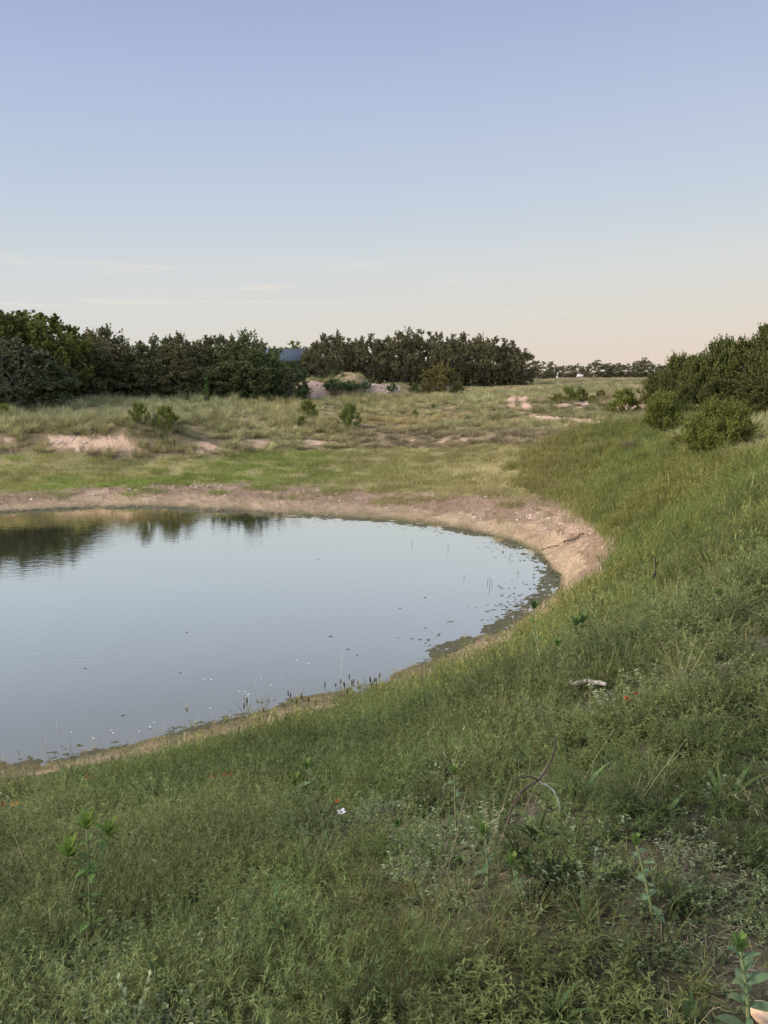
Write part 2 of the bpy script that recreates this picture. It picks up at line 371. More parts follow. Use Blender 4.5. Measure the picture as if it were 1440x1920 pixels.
def blade(mb, base, d, L, w, bend=0.3, seg=3, side=None, mat=0, lance=False):
    """a leaf or grass blade: curved strip tapering to a point"""
    base = np.asarray(base, float); d = np.asarray(d, float); d = d/np.linalg.norm(d)
    if side is None:
        side = np.cross(d, (0, 0, 1.)); nn = np.linalg.norm(side)
        side = side/nn if nn > .05 else np.array([1., 0, 0])
    vs = []; p = base.copy(); dd = d.copy()
    for i in range(seg):
        t = i/seg
        ww = w*(math.sin(math.pi*min(1, t*0.9+0.12)) if lance else (1-t*0.65))
        vs += [p-side*ww/2, p+side*ww/2]
        p = p+dd*L/seg; dd = dd+np.array([0, 0, -bend/seg*1.6]); dd /= np.linalg.norm(dd)
    vs.append(p)
    q = [(2*i, 2*i+1, 2*i+3, 2*i+2) for i in range(seg-1)]
    mb.add(vs, q, [(2*seg-2, 2*seg-1, 2*seg)], mat)
def ground_snap(x, y, dz=0): return Vector((x, y, H(x, y)+dz))

# ------------------------------------------------------------------ ground sheet
def build_ground():
    fine = np.radians(np.arange(-36, 36.001, 0.1))
    left = -np.radians(np.concatenate([np.linspace(180, 60, 40)[:-1], np.arange(60, 36.1, -0.6)]))
    az = np.concatenate([left, fine, -left[::-1]])
    az[0] = -math.pi; az[-1] = math.pi
    lr = np.concatenate([np.linspace(math.log(0.25), math.log(1.4), 12)[:-1], np.linspace(math.log(1.4), math.log(130), 560)[:-1], np.linspace(math.log(130), math.log(3000), 40)])
    A, R = np.meshgrid(az, np.exp(lr)); X = np.sin(A)*R; Y = np.cos(A)*R
    Zg = height(X, Y)
    n, m = X.shape
    V = np.stack([X.ravel(), Y.ravel(), Zg.ravel()], 1)
    V = np.concatenate([V, [[0, 0, H(0.0, 0.3)]]])
    i, j = np.meshgrid(np.arange(n-1), np.arange(m-1), indexing='ij'); a = (i*m+j).ravel()
    q = np.stack([a, a+1, a+m+1, a+m], 1)[:, ::-1]
    t = [(n*m, j_, j_+1) for j_ in range(m-1)]
    mb = MB(); mb.add(V, q, t)
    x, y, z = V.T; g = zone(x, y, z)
    col = np.empty((len(x), 3))
    nz = fbm(x, y, 1.6, 4, 20)[:, None]; n2 = fbm(x, y, 0.35, 4, 21)[:, None]; n3 = fbm(x, y, 7, 3, 22)[:, None]
    A3 = lambda c: np.array(c)
    mixc = lambda a_, b_, t_: A3(a_)*(1-t_)+A3(b_)*t_
    col[:] = mixc((.12,.10,.055), (.25,.19,.115), np.clip(nz*1.6-.3, 0, 1))          # dry field soil under the grass
    def put(mask, c): col[mask] = c[mask]
    put(g['strip'], mixc((.17,.165,.07), (.26,.22,.11), nz))
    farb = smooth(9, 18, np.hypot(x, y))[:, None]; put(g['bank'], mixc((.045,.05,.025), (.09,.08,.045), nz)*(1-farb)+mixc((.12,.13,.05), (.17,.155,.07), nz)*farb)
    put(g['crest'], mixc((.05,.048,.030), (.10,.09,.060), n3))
    put(g['bare'], mixc((.065,.055,.045), (.13,.11,.092), n3))
    tan = mixc((.22,.165,.11), (.41,.31,.215), fbm(x, y, 3.2, 4, 29)[:, None]); pink = mixc((.22,.152,.108), (.35,.262,.20), nz)
    put(g['shore'], np.where(fbm(x, y, .9, 3, 14)[:, None] > .5, tan*0.85, tan))
    brown = mixc((.155,.108,.075), (.26,.185,.135), n3)
    sh2 = g['pink']; put(sh2, np.where(fbm(x, y, 1.1, 4, 20)[:, None]*.8+n3*.2 > .56, pink, brown))
    put(g['cut'], mixc((.30,.20,.14), (.54,.39,.29), fbm(x, y, 2.5, 3, 27)[:, None]))
    put(g['path'], mixc((.30,.19,.14), (.56,.38,.30), fbm(x, y, 2.0, 3, 28)[:, None]))
    put(g['face'], mixc((.20,.145,.12), (.36,.28,.24), fbm(x, y, 2.2, 4, 37)[:, None]))
    wet = smooth(0.13, 0.01, z)[:, None]*(np.hypot(x, y) < 60)[:, None]
    col = col*(1-wet)+A3((.12,.105,.055))*wet
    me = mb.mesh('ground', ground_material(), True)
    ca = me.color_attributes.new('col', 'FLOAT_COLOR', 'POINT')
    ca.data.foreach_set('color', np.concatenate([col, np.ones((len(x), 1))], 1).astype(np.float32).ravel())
    o = bpy.data.objects.new('ground', me); COL.objects.link(o); tag(o, kind='structure')
def ground_material():
    m, nt, N, L = new_mat('ground_soil')
    out = N.new('ShaderNodeOutputMaterial'); pb = N.new('ShaderNodeBsdfPrincipled')
    at = N.new('ShaderNodeAttribute'); at.attribute_name = 'col'
    geo = N.new('ShaderNodeNewGeometry')
    n1 = N.new('ShaderNodeTexNoise'); n1.inputs['Scale'].default_value = 9; n1.inputs['Detail'].default_value = 8; n1.inputs['Roughness'].default_value = .7
    L.new(geo.outputs['Position'], n1.inputs['Vector'])
    vr = N.new('ShaderNodeTexVoronoi'); vr.inputs['Scale'].default_value = 16; L.new(geo.outputs['Position'], vr.inputs['Vector'])
    mr = N.new('ShaderNodeMapRange'); mr.inputs[1].default_value = .3; mr.inputs[2].default_value = .7; mr.inputs[3].default_value = .62; mr.inputs[4].default_value = 1.38
    L.new(n1.outputs[0], mr.inputs[0])
    mx = N.new('ShaderNodeVectorMath'); mx.operation = 'SCALE'; L.new(at.outputs['Color'], mx.inputs[0]); L.new(mr.outputs[0], mx.inputs['Scale'])
    L.new(mx.outputs[0], pb.inputs['Base Color']); pb.inputs['Roughness'].default_value = .95; pb.inputs['Specular IOR Level'].default_value = .15
    ad = N.new('ShaderNodeMath'); ad.operation = 'MULTIPLY_ADD'; L.new(vr.outputs['Distance'], ad.inputs[0]); ad.inputs[1].default_value = .6; L.new(n1.outputs[0], ad.inputs[2])
    bp = N.new('ShaderNodeBump'); bp.inputs['Strength'].default_value = .9; bp.inputs['Distance'].default_value = .05
    L.new(ad.outputs[0], bp.inputs['Height']); L.new(bp.outputs[0], pb.inputs['Normal']); L.new(pb.outputs[0], out.inputs[0])
    return m
build_ground()

# ------------------------------------------------------------------ pond
def build_water():
    m, nt, N, L = new_mat('murky_water')
    out = N.new('ShaderNodeOutputMaterial'); pb = N.new('ShaderNodeBsdfPrincipled')
    pb.inputs['Base Color'].default_value = (.115, .120, .094, 1); pb.inputs['Roughness'].default_value = .03
    pb.inputs['IOR'].default_value = 3.0
    geo = N.new('ShaderNodeNewGeometry')
    mp = N.new('ShaderNodeMapping'); mp.inputs['Scale'].default_value = (1.0, 2.6, 1); mp.inputs['Rotation'].default_value = (0, 0, math.radians(8))
    L.new(geo.outputs['Position'], mp.inputs[0])
    n1 = N.new('ShaderNodeTexNoise'); n1.inputs['Scale'].default_value = 2.6; n1.inputs['Detail'].default_value = 4; n1.inputs['Roughness'].default_value = .5
    n2 = N.new('ShaderNodeTexNoise'); n2.inputs['Scale'].default_value = .25; n2.inputs['Detail'].default_value = 2
    L.new(mp.outputs[0], n1.inputs['Vector']); L.new(geo.outputs['Position'], n2.inputs['Vector'])
    r = N.new('ShaderNodeMapRange'); r.inputs[1].default_value = .35; r.inputs[2].default_value = .65; r.inputs[3].default_value = .35; r.inputs[4].default_value = 1; L.new(n2.outputs[0], r.inputs[0])
    b = N.new('ShaderNodeBump'); b.inputs['Distance'].default_value = .01; L.new(n1.outputs[0], b.inputs['Height'])
    mu = N.new('ShaderNodeMath'); mu.operation = 'MULTIPLY'; mu.inputs[1].default_value = .36; L.new(r.outputs[0], mu.inputs[0]); L.new(mu.outputs[0], b.inputs['Strength'])
    pb.inputs['IOR'].default_value = 1.33; pb.inputs['Roughness'].default_value = .5; pb.inputs['Specular IOR Level'].default_value = 0
    gl = N.new('ShaderNodeBsdfGlossy'); gl.inputs['Roughness'].default_value = .02; gl.inputs['Color'].default_value = (1.0, .962, .83, 1); L.new(b.outputs[0], gl.inputs['Normal'])
    lw = N.new('ShaderNodeLayerWeight'); lw.inputs['Blend'].default_value = .5
    rr = N.new('ShaderNodeValToRGB'); e = rr.color_ramp.elements
    e[0].position = 0; e[0].color = (.03,)*3+(1,); e[1].position = 1; e[1].color = (1, 1, 1, 1)
    for p, c_ in ((.40, .12), (.53, .28), (.60, .48), (.66, .72), (.74, .92), (.83, .98)):
        k = e.new(p); k.color = (c_, c_, c_, 1)
    L.new(lw.outputs['Facing'], rr.inputs[0]); mxs = N.new('ShaderNodeMixShader'); L.new(rr.outputs[0], mxs.inputs[0])
    L.new(pb.outputs[0], mxs.inputs[1]); L.new(gl.outputs[0], mxs.inputs[2]); L.new(mxs.outputs[0], out.inputs[0])
    # outline: the shore pushed outwards under the banks
    c = SHORE.mean(0); far = [SHORE[0]+np.array([-6, -3]), SHORE[-1]+np.array([-6, 2])]
    ring = []
    for p in list(SHORE)+[far[1], (far[0]+far[1])/2+np.array([-3, 0]), far[0]]:
        d = p-c; ring.append(p+d/np.linalg.norm(d)*0.9)
    ring = np.array(ring); V = [(c[0], c[1], 0)]; n = len(ring); K = 6
    for k in range(1, K+1):
        for p in ring: q = c+(p-c)*k/K; V.append((q[0], q[1], 0))
    tr = [(0, 1+(j+1) % n, 1+j) for j in range(n)]
    qd = [(1+k*n+j, 1+k*n+(j+1) % n, 1+(k+1)*n+(j+1) % n, 1+(k+1)*n+j) for k in range(K-1) for j in range(n)]
    mb = MB(); mb.add(V, qd, tr)
    me = mb.mesh('pond_water', m)
    o = bpy.data.objects.new('pond_water', me); COL.objects.link(o); tag(o, kind='structure')
    import bmesh
    bm = bmesh.new(); bm.from_mesh(me); bmesh.ops.recalc_face_normals(bm, faces=bm.faces)
    if sum(f.normal.z for f in bm.faces) < 0: bmesh.ops.reverse_faces(bm, faces=bm.faces)
    bm.to_mesh(me); bm.free()
build_water()

# ------------------------------------------------------------------ scattering (one 'stuff' object per kind of ground cover)
def make_proto_collection(name, meshes):
    c = bpy.data.collections.new(name)
    for i, me in enumerate(meshes):
        o = bpy.data.objects.new('%s.%03d' % (name, i), me); c.objects.link(o)
    return c
def scatter(name, label, cat, protos, pts, rot, scl, idx, tint):
    me = bpy.data.meshes.new(name); n = len(pts)
    if n == 0: return
    me.vertices.add(n); me.vertices.foreach_set('co', np.asarray(pts, np.float32).ravel())
    for nm, tp, key, data in (('rot', 'FLOAT_VECTOR', 'vector', rot), ('scl', 'FLOAT_VECTOR', 'vector', scl), ('idx', 'INT', 'value', idx), ('tint', 'FLOAT_VECTOR', 'vector', tint)):
        a = me.attributes.new(nm, tp, 'POINT'); a.data.foreach_set(key, np.asarray(data, np.int32 if tp == 'INT' else np.float32).ravel())
    o = bpy.data.objects.new(name, me); COL.objects.link(o); tag(o, label, cat, kind='stuff')
    coll = make_proto_collection(name+'_piece', protos)
    ng = bpy.data.node_groups.new(name+'_spread', 'GeometryNodeTree')
    ng.interface.new_socket('Geometry', in_out='INPUT', socket_type='NodeSocketGeometry')
    ng.interface.new_socket('Geometry', in_out='OUTPUT', socket_type='NodeSocketGeometry')
    N = ng.nodes; L = ng.links
    gi = N.new('NodeGroupInput'); go = N.new('NodeGroupOutput'); iop = N.new('GeometryNodeInstanceOnPoints')
    ci = N.new('GeometryNodeCollectionInfo'); ci.inputs['Collection'].default_value = coll
    ci.inputs['Separate Children'].default_value = True; ci.inputs['Reset Children'].default_value = True
    def na(nm, tp):
        a = N.new('GeometryNodeInputNamedAttribute'); a.data_type = tp; a.inputs['Name'].default_value = nm; return a.outputs['Attribute']
    L.new(gi.outputs[0], iop.inputs['Points']); L.new(ci.outputs[0], iop.inputs['Instance']); iop.inputs['Pick Instance'].default_value = True
    L.new(na('idx', 'INT'), iop.inputs['Instance Index']); L.new(na('rot', 'FLOAT_VECTOR'), iop.inputs['Rotation']); L.new(na('scl', 'FLOAT_VECTOR'), iop.inputs['Scale'])
    L.new(iop.outputs[0], go.inputs[0])
    md = o.modifiers.new('spread', 'NODES'); md.node_group = ng
    return o
RS = np.random.RandomState(42)
def band(r0, r1, dens, az0=-40, az1=40):
    a0, a1 = math.radians(az0), math.radians(az1)
    n = int(dens*(a1-a0)*(r1*r1-r0*r0)/2)
    a = RS.uniform(a0, a1, n); r = np.sqrt(RS.uniform(r0*r0, r1*r1, n))
    x, y = np.sin(a)*r, np.cos(a)*r; z = height(x, y)
    return x, y, z
def place(name, label, cat, protos, x, y, z, tint, s=(0.75, 1.25), tilt=0.12, dz=0.0, idx=None, sz=None, mul=1.0):
    n = len(x); sc = RS.uniform(s[0], s[1], n)*mul
    scl = np.stack([sc, sc, sc*(RS.uniform(.85, 1.15, n) if sz is None else sz)], 1)
    rot = np.stack([RS.normal(0, tilt, n), RS.normal(0, tilt, n), RS.uniform(0, 6.283, n)], 1)
    if idx is None: idx = RS.randint(0, len(protos), n)
    return scatter(name, label, cat, protos, np.stack([x, y, z+dz], 1), rot, scl, idx, tint)
def tints(x, y, base, var=.15, patch=.3, s=.8, seed=40, other=None):
    n = len(x); base = np.array(base); f = fbm(x, y, s, 3, seed)
    c = np.tile(base, (n, 1))
    if other is not None:
        k = smooth(.42, .6, fbm(x, y, s*.7, 3, seed+3))[:, None]; c = c*(1-k)+np.array(other)*k
    c = c*(1+patch*(f-0.5)*2.2)[:, None]*(1+RS.normal(0, var, n))[:, None]
    return np.clip(c, .01, 1)

MG = leaf_mat('meadow_leaf', (1, 1, 1), var=.38, trans=.28, instancer=True, hue=.025)
MS = leaf_mat('dry_stalk', (1, 1, 1), var=.3, trans=.1, instancer=True, rough=.8, hue=.012)
rnd = random.Random(5)
def rdir(up0, up1, az=None):
    a = rnd.uniform(0, 2*math.pi) if az is None else az; e = rnd.uniform(up0, up1)
    return np.array([math.cos(a)*math.cos(e), math.sin(a)*math.cos(e), math.sin(e)])
def needle_forb(h=.42, leaves=230, lw=.0042, ll=.040, branches=9):
    mb = MB()
    for b in range(branches):
        top = np.array([rnd.gauss(0, .13), rnd.gauss(0, .13), h*rnd.uniform(.5, .95)]); base = np.array([rnd.gauss(0, .02), rnd.gauss(0, .02), 0])
        mid = (top+base)/2+np.array([rnd.gauss(0, .02), rnd.gauss(0, .02), .03]); path = [base, mid, top]
        tube(mb, path, [.0018, .0013, .0007], 3)
        for k in range(leaves//branches):
            t = rnd.uniform(.12, 1.0); p = base*(1-t)**2+2*mid*t*(1-t)+top*t*t
            blade(mb, p, rdir(-.1, 1.2), ll*rnd.uniform(.6, 1.3)*(1.15-.4*t), lw*rnd.uniform(.7, 1.3), .35, 2)
    return mb.mesh('needle_forb', MG)
def lance_forb(h=.34, stems=6, lw=.011, ll=.07):
    mb = MB()
    for b in range(stems):
        base = np.array([rnd.gauss(0, .03), rnd.gauss(0, .03), 0]); d = rdir(.9, 1.45); L = h*rnd.uniform(.6, 1.1)
        tube(mb, [base, base+d*L*.5, base+d*L+np.array([0, 0, .02])], [.003, .0025, .0015], 3)
        for k in range(13):
            t = k/12*.88+.12; p = base+d*L*t
            blade(mb, p, rdir(.1, 1.0, k*2.4+b), ll*rnd.uniform(.6, 1.2)*(1-.3*t), lw*rnd.uniform(.7, 1.2), .5, 3, lance=True)
    return mb.mesh('lance_forb', MG)
def grass_tuft(n=42, h=.26, w=.0045, spread=.05, e0=.5, bend=.7, mat=None, seg=4, name='grass_tuft'):
    mb = MB()
    for k in range(n):
        a = rnd.uniform(0, 6.283); r = spread*math.sqrt(rnd.random())
        blade(mb, (math.cos(a)*r, math.sin(a)*r, 0), rdir(e0, 1.5, a+rnd.gauss(0, .6)), h*rnd.uniform(.5, 1.15), w*rnd.uniform(.7, 1.3), bend*rnd.uniform(.4, 1.5), seg)
    return mb.mesh(name, mat or MG)
def herb(h=.16, stems=8, leaf=.02):
    mb = MB()
    for b in range(stems):
        base = np.array([rnd.gauss(0, .03), rnd.gauss(0, .03), 0]); d = rdir(.5, 1.4); L = h*rnd.uniform(.6, 1.2)
        tube(mb, [base, base+d*L], [.002, .001], 3)
        for k in range(12):
            t = .25+.75*k/11; blade(mb, base+d*L*t, rdir(-.1, .9), leaf*rnd.uniform(.7, 1.3), leaf*.5, .3, 3, lance=True)
    return mb.mesh('herb', MG)
def litter():
    mb = MB()
    for k in range(26):
        p = (rnd.gauss(0, .09), rnd.gauss(0, .09), rnd.uniform(.003, .03)); blade(mb, p, rdir(-.05, .3), rnd.uniform(.03, .10), rnd.uniform(.0015, .0035), .3, 3)
    return mb.mesh('straw', MS)
def turf(n=150, size=.35, h=.13, w=.009):
    mb = MB()
    for k in range(n):
        blade(mb, (rnd.uniform(-size, size), rnd.uniform(-size, size), -.01), rdir(.7, 1.5), h*rnd.uniform(.5, 1.3), w*rnd.uniform(.6, 1.3), .5*rnd.random(), 2)
    return mb.mesh('turf', MG)

P_needle = [needle_forb(.34), needle_forb(.40, 260), needle_forb(.28, 200), needle_forb(.36, 220, .0055, .05), needle_forb(.30, 240, .004, .034)]
P_lance = [lance_forb(.30, 7, .009, .062), lance_forb(.34, 8, .011, .07), lance_forb(.24, 6, .008, .05)]
P_grass = [grass_tuft(), grass_tuft(36, .28, .004, .05, .6, .7), grass_tuft(55, .18, .004, .07, .3, .8), grass_tuft(40, .24, .0035, .05, .5, 1.0)]
P_herb = [herb(), herb(.12, 10, .016), herb(.2, 7, .024)]
P_lit = [litter(), litter(), litter()]
P_fuzz = [needle_forb(.62, 170, .011, .08, 8), needle_forb(.55, 150, .012, .07, 7), needle_forb(.7, 180, .010, .09, 8), grass_tuft(60, .55, .010, .14, .8, .5)]
P_turf = [turf(), turf(150, .35, .17, .008), turf(120, .35, .10, .011)]
P_bunch = [grass_tuft(120, .62, .016, .20, .35, .9, name='bunch'), grass_tuft(100, .50, .018, .24, .3, 1.0, name='bunch'), grass_tuft(120, .75, .014, .16, .6, .7, name='bunch'), grass_tuft(80, .42, .018, .22, .5, .6, name='bunch')]
P_stub = [grass_tuft(18, .16, .006, .10, .9, .3, MS, 2, 'stubble'), grass_tuft(26, .11, .006, .14, .5, .4, MS, 2, 'stubble'), grass_tuft(14, .24, .005, .07, 1.1, .2, MS, 2, 'stubble')]

def rosette():
    mb = MB()
    for k in range(16): blade(mb, (rnd.gauss(0, .01), rnd.gauss(0, .01), 0), rdir(.35, 1.35, k*2.4), rnd.uniform(.08, .19), rnd.uniform(.012, .020), .8, 5, lance=True)
    return mb.mesh('rosette', MG)
def dead_stem():
    mb = MB()
    for k in range(4):
        d = rdir(1.0, 1.5); h = rnd.uniform(.25, .55); b = np.array([rnd.gauss(0, .03), rnd.gauss(0, .03), 0]); tube(mb, [b, b+d*h*.5+np.array([rnd.gauss(0, .01), rnd.gauss(0, .01), 0]), b+d*h], [.0022, .0016, .001], 3)
        for j in range(5): t = rnd.uniform(.4, 1); blade(mb, b+d*h*t, rdir(.3, 1.2), rnd.uniform(.02, .07), .003, .4, 2)
    return mb.mesh('dead_stem', MS)
P_ros = [rosette(), rosette(), rosette()]; P_dead = [dead_stem(), dead_stem(), dead_stem()]
def sel(mask, *arr): return [a[mask] for a in arr]
CLEAR = [(27,1505,1585,22),(6,1508,1580,14),(426,1450,1520,26),(400,1455,1510,14),(167,1455,1510,16),(634,1500,1610,22),(1176,1308,1360,20),(1192,1300,1345,14),(790,1358,1410,16),
         (1100,1290,1345,45),(262,1570,1650,26),(294,1640,1690,14),(990,1400,1640,55),(165,1600,1840,40),(1386,1790,2100,60),(908,1580,1720,22),(1205,1600,1780,30),(854,1470,1620,20),(570,1460,1570,34),(965,1630,1740,22),(524,1660,1800,16),(742,1560,1640,14),(1003,1180,1300,16)]
def nearf(x, y): return 1.04+.08*smooth(3, 12, np.hypot(x, y))      # vignette-like darkening towards the camera, put into the plant tint
def cover():
    # --- near bank, 0.9 to 13 m
    parts = []
    for r0, r1, dens, wd in ((.8, 2.6, 430, 40), (2.6, 4.5, 300, 40), (4.5, 8, 150, 40), (8, 14, 64, 40)):
        parts.append(band(r0, r1, dens))
        for a0, a1 in ((-40-[140, 80, 45, 25][len(parts)//3], -40), (40, 40+[140, 100, 60, 35][len(parts)//3])): parts.append(band(r0, r1, dens*.6, a0, a1))
    x, y, z = [np.concatenate(c) for c in zip(*parts)]
    g = zone(x, y, z); keep = g['bank'] & (z > .12) & ~g['shore']
    thin = np.where(g['bare'], .93, 0)
    dens = fbm(x, y, 1.9, 3, 50)
    keep &= RS.rand(len(x)) > thin
    keep &= ~(g['crest'] & (dens < .36) & (RS.rand(len(x)) < .3))
    x, y, z = sel(keep, x, y, z); g = {k: v_[keep] for k, v_ in g.items()}
    cl = np.zeros(len(x), bool)
    for cu, c0, c1, cw in CLEAR: cl |= (abs(g['u']-cu) < cw) & (g['v'] > c0) & (g['v'] < c1) & (RS.rand(len(x)) < (1 if c1-c0 < 115 else .7))
    kk = ~(cl & (RS.rand(len(x)) < .88)); x, y, z = sel(kk, x, y, z); g = {k: v_[kk] for k, v_ in g.items()}
    t = RS.rand(len(x)); kind = fbm(x, y, 1.1, 3, 51)*.55 + t*.55
    cr = g['crest']
    isneedle = np.where(cr, kind > .70, kind > .45)
    islance = ~isneedle & (fbm(x, y, 1.5, 3, 52)+.25*(t-.5) > .52)
    isherb = ~isneedle & ~islance & (fbm(x, y, 1.2, 3, 53)+.25*(RS.rand(len(x))-.5) > .49)
    isgrass = ~isneedle & ~islance & ~isherb
    sd = shore_dist(x, y); nearshore = np.where((g['u'] > 610) & (g['u'] < 900) & (fbm(x, y, 2., 2, 58) > .5), 1.0, .28+.72*sdb) if False else np.where((g['u'] > 640) & (g['u'] < 860) & (fbm(x, y, 2., 2, 58) > .5), 1.0, .22+.78*smooth(1.0, 3.0, sd))
    sdb = smooth(.6, 2.2, sd)
    low = np.where(cr, .58, .95)*(.65+1.0*(fbm(x, y, 1.1, 3, 57)-.2))*RS.uniform(.7, 1.25, len(x))*nearshore*(.62+.38*smooth(2.2, 6, g['r']))
    small = (.50+.5*smooth(1.5, 7, g['r']))*(.55+.45*nearshore)
    def go(name, lab, cat, pr, m, base, other, s, seed):
        X, Y, Zz = sel(m, x, y, z)
        sz = RS.uniform(.8, 1.2, len(X))*np.minimum(low[m]/small[m], 1.3)
        place(name, lab, cat, pr, X, Y, Zz, tints(X, Y, base, .20, .5, .8, seed, other)*nearf(X, Y)[:, None]*np.where(cr[m], .92, 1)[:, None], s, .16, -.01, sz=sz, mul=small[m])
    go('forb_cover', 'fine needle-leaved green forbs covering the near bank of the pond', 'forbs', P_needle, isneedle, (.110,.148,.052), (.155,.180,.070), (.75, 1.25), 60)
    go('lance_leaf_cover', 'yellow green lance-leaved forbs in the near foreground', 'forbs', P_lance, islance, (.135,.160,.058), (.080,.115,.045), (.6, 1.15), 61)
    go('herb_cover', 'low pale grey green herbs on the crest of the bank', 'herbs', P_herb, isherb, (.165,.195,.115), (.12,.155,.072), (.7, 1.4), 62)
    go('grass_cover', 'green grass tufts between the forbs of the near bank', 'grass', P_grass, isgrass, (.105,.150,.042), (.16,.165,.062), (.6, 1.3), 63)
    # --- undergrowth and dry litter on the crest
    bx = [band(.9, 3, 110), band(3, 9, 60), band(.3, 6, 45, 40, 130), band(.3, 3, 60, -110, -40)]
    x, y, z = [np.concatenate(c) for c in zip(*bx)]
    g = zone(x, y, z); k = g['bank'] & (z > .12)
    x, y, z = sel(k, x, y, z); gb = g['crest'][k] | g['bare'][k]
    pick = g['bare'][k] | (gb & (RS.rand(len(x)) < .7)) | (RS.rand(len(x)) < .12); x, y, z = sel(pick, x, y, z)
    place('straw_litter', 'dry brown straw litter lying on the crest of the bank', 'litter', P_lit, x, y, z, tints(x, y, (.20,.165,.115), .35, .4, 1.5, 64, (.13,.13,.075)), (.4, .9), .1)
    # --- the long slope on the right, 8 to 40 m
    parts = [band(8, 14, 26), band(14, 24, 26, -10, 40), band(24, 44, 16, -5, 40), band(8, 14, 18, 40, 75), band(14, 40, 9, 40, 62), band(7, 14, 12, -75, -40)]
    x, y, z = [np.concatenate(c) for c in zip(*parts)]
    g = zone(x, y, z); sd = shore_dist(x, y); k = g['bank'] & (z > .2) & ~g['shore'] & ((~g['crest']) | (g['r'] > 9)) & ~((sd < 3.2) & (g['u'] < 980) & (y < 17) & ((g['u'] < 700) | (RS.rand(len(x)) < .6)))
    x, y, z = sel(k, x, y, z); u = g['u'][k]; sdk = sd[k]
    yel = smooth(1180, 980, u)*smooth(14, 22, y)
    tn = tints(x, y, (.178,.208,.062), .14, .35, .6, 66, (.228,.235,.072)); tn = tn*(1-yel[:, None])+tints(x, y, (.29,.255,.10), .14, .2, .6, 67)*yel[:, None]
    place('slope_forb_cover', 'tall feathery green forbs on the slope right of the pond', 'forbs', P_fuzz, x, y, z, tn, (.65, 1.1), .14, -.02, sz=(1-.45*yel)*(.6+.8*(fbm(x, y, .7, 3, 68)-.2)), mul=.55+.45*smooth(.3, 1.8, sdk))
    x, y, z = band(15, 44, 14, -4, 34); g = zone(x, y, z); k = g['bank'] & (z > .2) & ~g['shore'] & (g['u'] < 1330); x, y, z = sel(k, x, y, z); yl = smooth(1200, 1000, g['u'][k])[:, None]
    tn = tints(x, y, (.172,.202,.062), .12, .25, .6, 66, (.21,.220,.068))*(1-yl)+tints(x, y, (.27,.255,.09), .12, .2, .5, 67)*yl
    place('slope_grass', 'low yellow green grass filling the slope right of the pond', 'grass', P_turf, x, y, z, tn, (.9, 1.6), .08)
    parts = [band(.9, 4, 9), band(4, 9, 5)]
    x, y, z = [np.concatenate(c) for c in zip(*parts)]; g = zone(x, y, z); k = g['bank'] & (z > .3) & (g['sd'] > 2); x, y, z = sel(k, x, y, z)
    place('broad_leaf_weeds', 'darker broad-bladed weeds scattered through the near bank', 'weeds', P_ros, x, y, z, tints(x, y, (.070,.105,.038), .2, .3, 1, 91, (.10,.125,.045)), (.5, 1.2), .2)
    parts = [band(1.2, 5, 5), band(5, 14, 3)]
    x, y, z = [np.concatenate(c) for c in zip(*parts)]; g = zone(x, y, z); k = g['bank'] & (z > .3) & (g['sd'] > 2) & (fbm(x, y, .9, 3, 93) > .45); x, y, z = sel(k, x, y, z)
    place('dead_stems', 'thin brown dead stems standing through the grass of the near bank', 'dead stems', P_dead, x, y, z, tints(x, y, (.20,.165,.10), .25, .3, 1, 92, (.26,.24,.13)), (.6, 1.15), .22, mul=.6+.4*smooth(2, 7, np.hypot(x, y)))
    # --- short green strip behind the pond
    x, y, z = band(27, 52, 8, -45, 18); g = zone(x, y, z)
    k = ((g['strip'] & ~g['pink'] & (fbm(x, y, .8, 3, 70) > .28)) | ((g['pink'] | g['shore']) & (z > .22) & (fbm(x, y, .9, 3, 71) > .57))) & (z > .15) & ~g['bank']; x, y, z = sel(k, x, y, z); u = g['u'][k]
    yel = smooth(350, 1000, u)[:, None]
    tn = tints(x, y, (.215,.275,.062), .12, .3, .35, 71, (.28,.28,.09))*(1-yel)+tints(x, y, (.32,.285,.13), .12, .25, .35, 72)*yel
    place('short_grass', 'short bright green grass in the flat strip behind the pond', 'grass', P_turf, x, y, z, tn, (.8, 1.4), .08)
    # --- dry field beyond, up to the trees
    parts = [band(33, 50, 4.5, -50, 48), band(50, 75, 2.6, -48, 46), band(75, 125, 1.1, -44, 42), band(15, 33, 5, 14, 60), band(125, 260, .16, -34, 34)]
    x, y, z = [np.concatenate(c) for c in zip(*parts)]
    g = zone(x, y, z); pn = fbm(x, y, .55, 3, 74)
    k = ~(g['strip'] | g['cut'] | g['path'] | g['face'] | g['shore'] | g['pink'] | g['bank']) & (z > .8) & ((pn > .33) | (RS.rand(len(x)) < .5))
    x, y, z = sel(k, x, y, z); u, v = g['u'][k], g['v'][k]
    base = tints(x, y, (.325,.315,.155), .16, .35, .25, 75, (.37,.335,.16))
    left = smooth(560, 350, u)[:, None]*smooth(800, 770, v)[:, None]
    base = base*(1-left)+tints(x, y, (.31,.315,.17), .16, .4, .35, 76, (.245,.26,.13))*left
    purple = (smooth(800, 815, v)*smooth(640, 720, u)*smooth(1110, 1000, u))[:, None]*.8
    base = base*(1-purple)+tints(x, y, (.31,.25,.165), .18, .3, .6, 77)*purple
    gold = (smooth(775, 785, v)*smooth(812, 800, v)*smooth(640, 760, u)*smooth(1150, 960, u)*smooth(.4, .6, fbm(x, y, .2, 2, 79)))[:, None]*.8
    base = base*(1-gold)+np.array([.45,.36,.17])*gold
    right = (smooth(1000, 1080, u)*smooth(790, 760, v))[:, None]*.5
    base = base*(1-right)+tints(x, y, (.33,.26,.175), .2, .5, .15, 78, (.21,.22,.11))*right
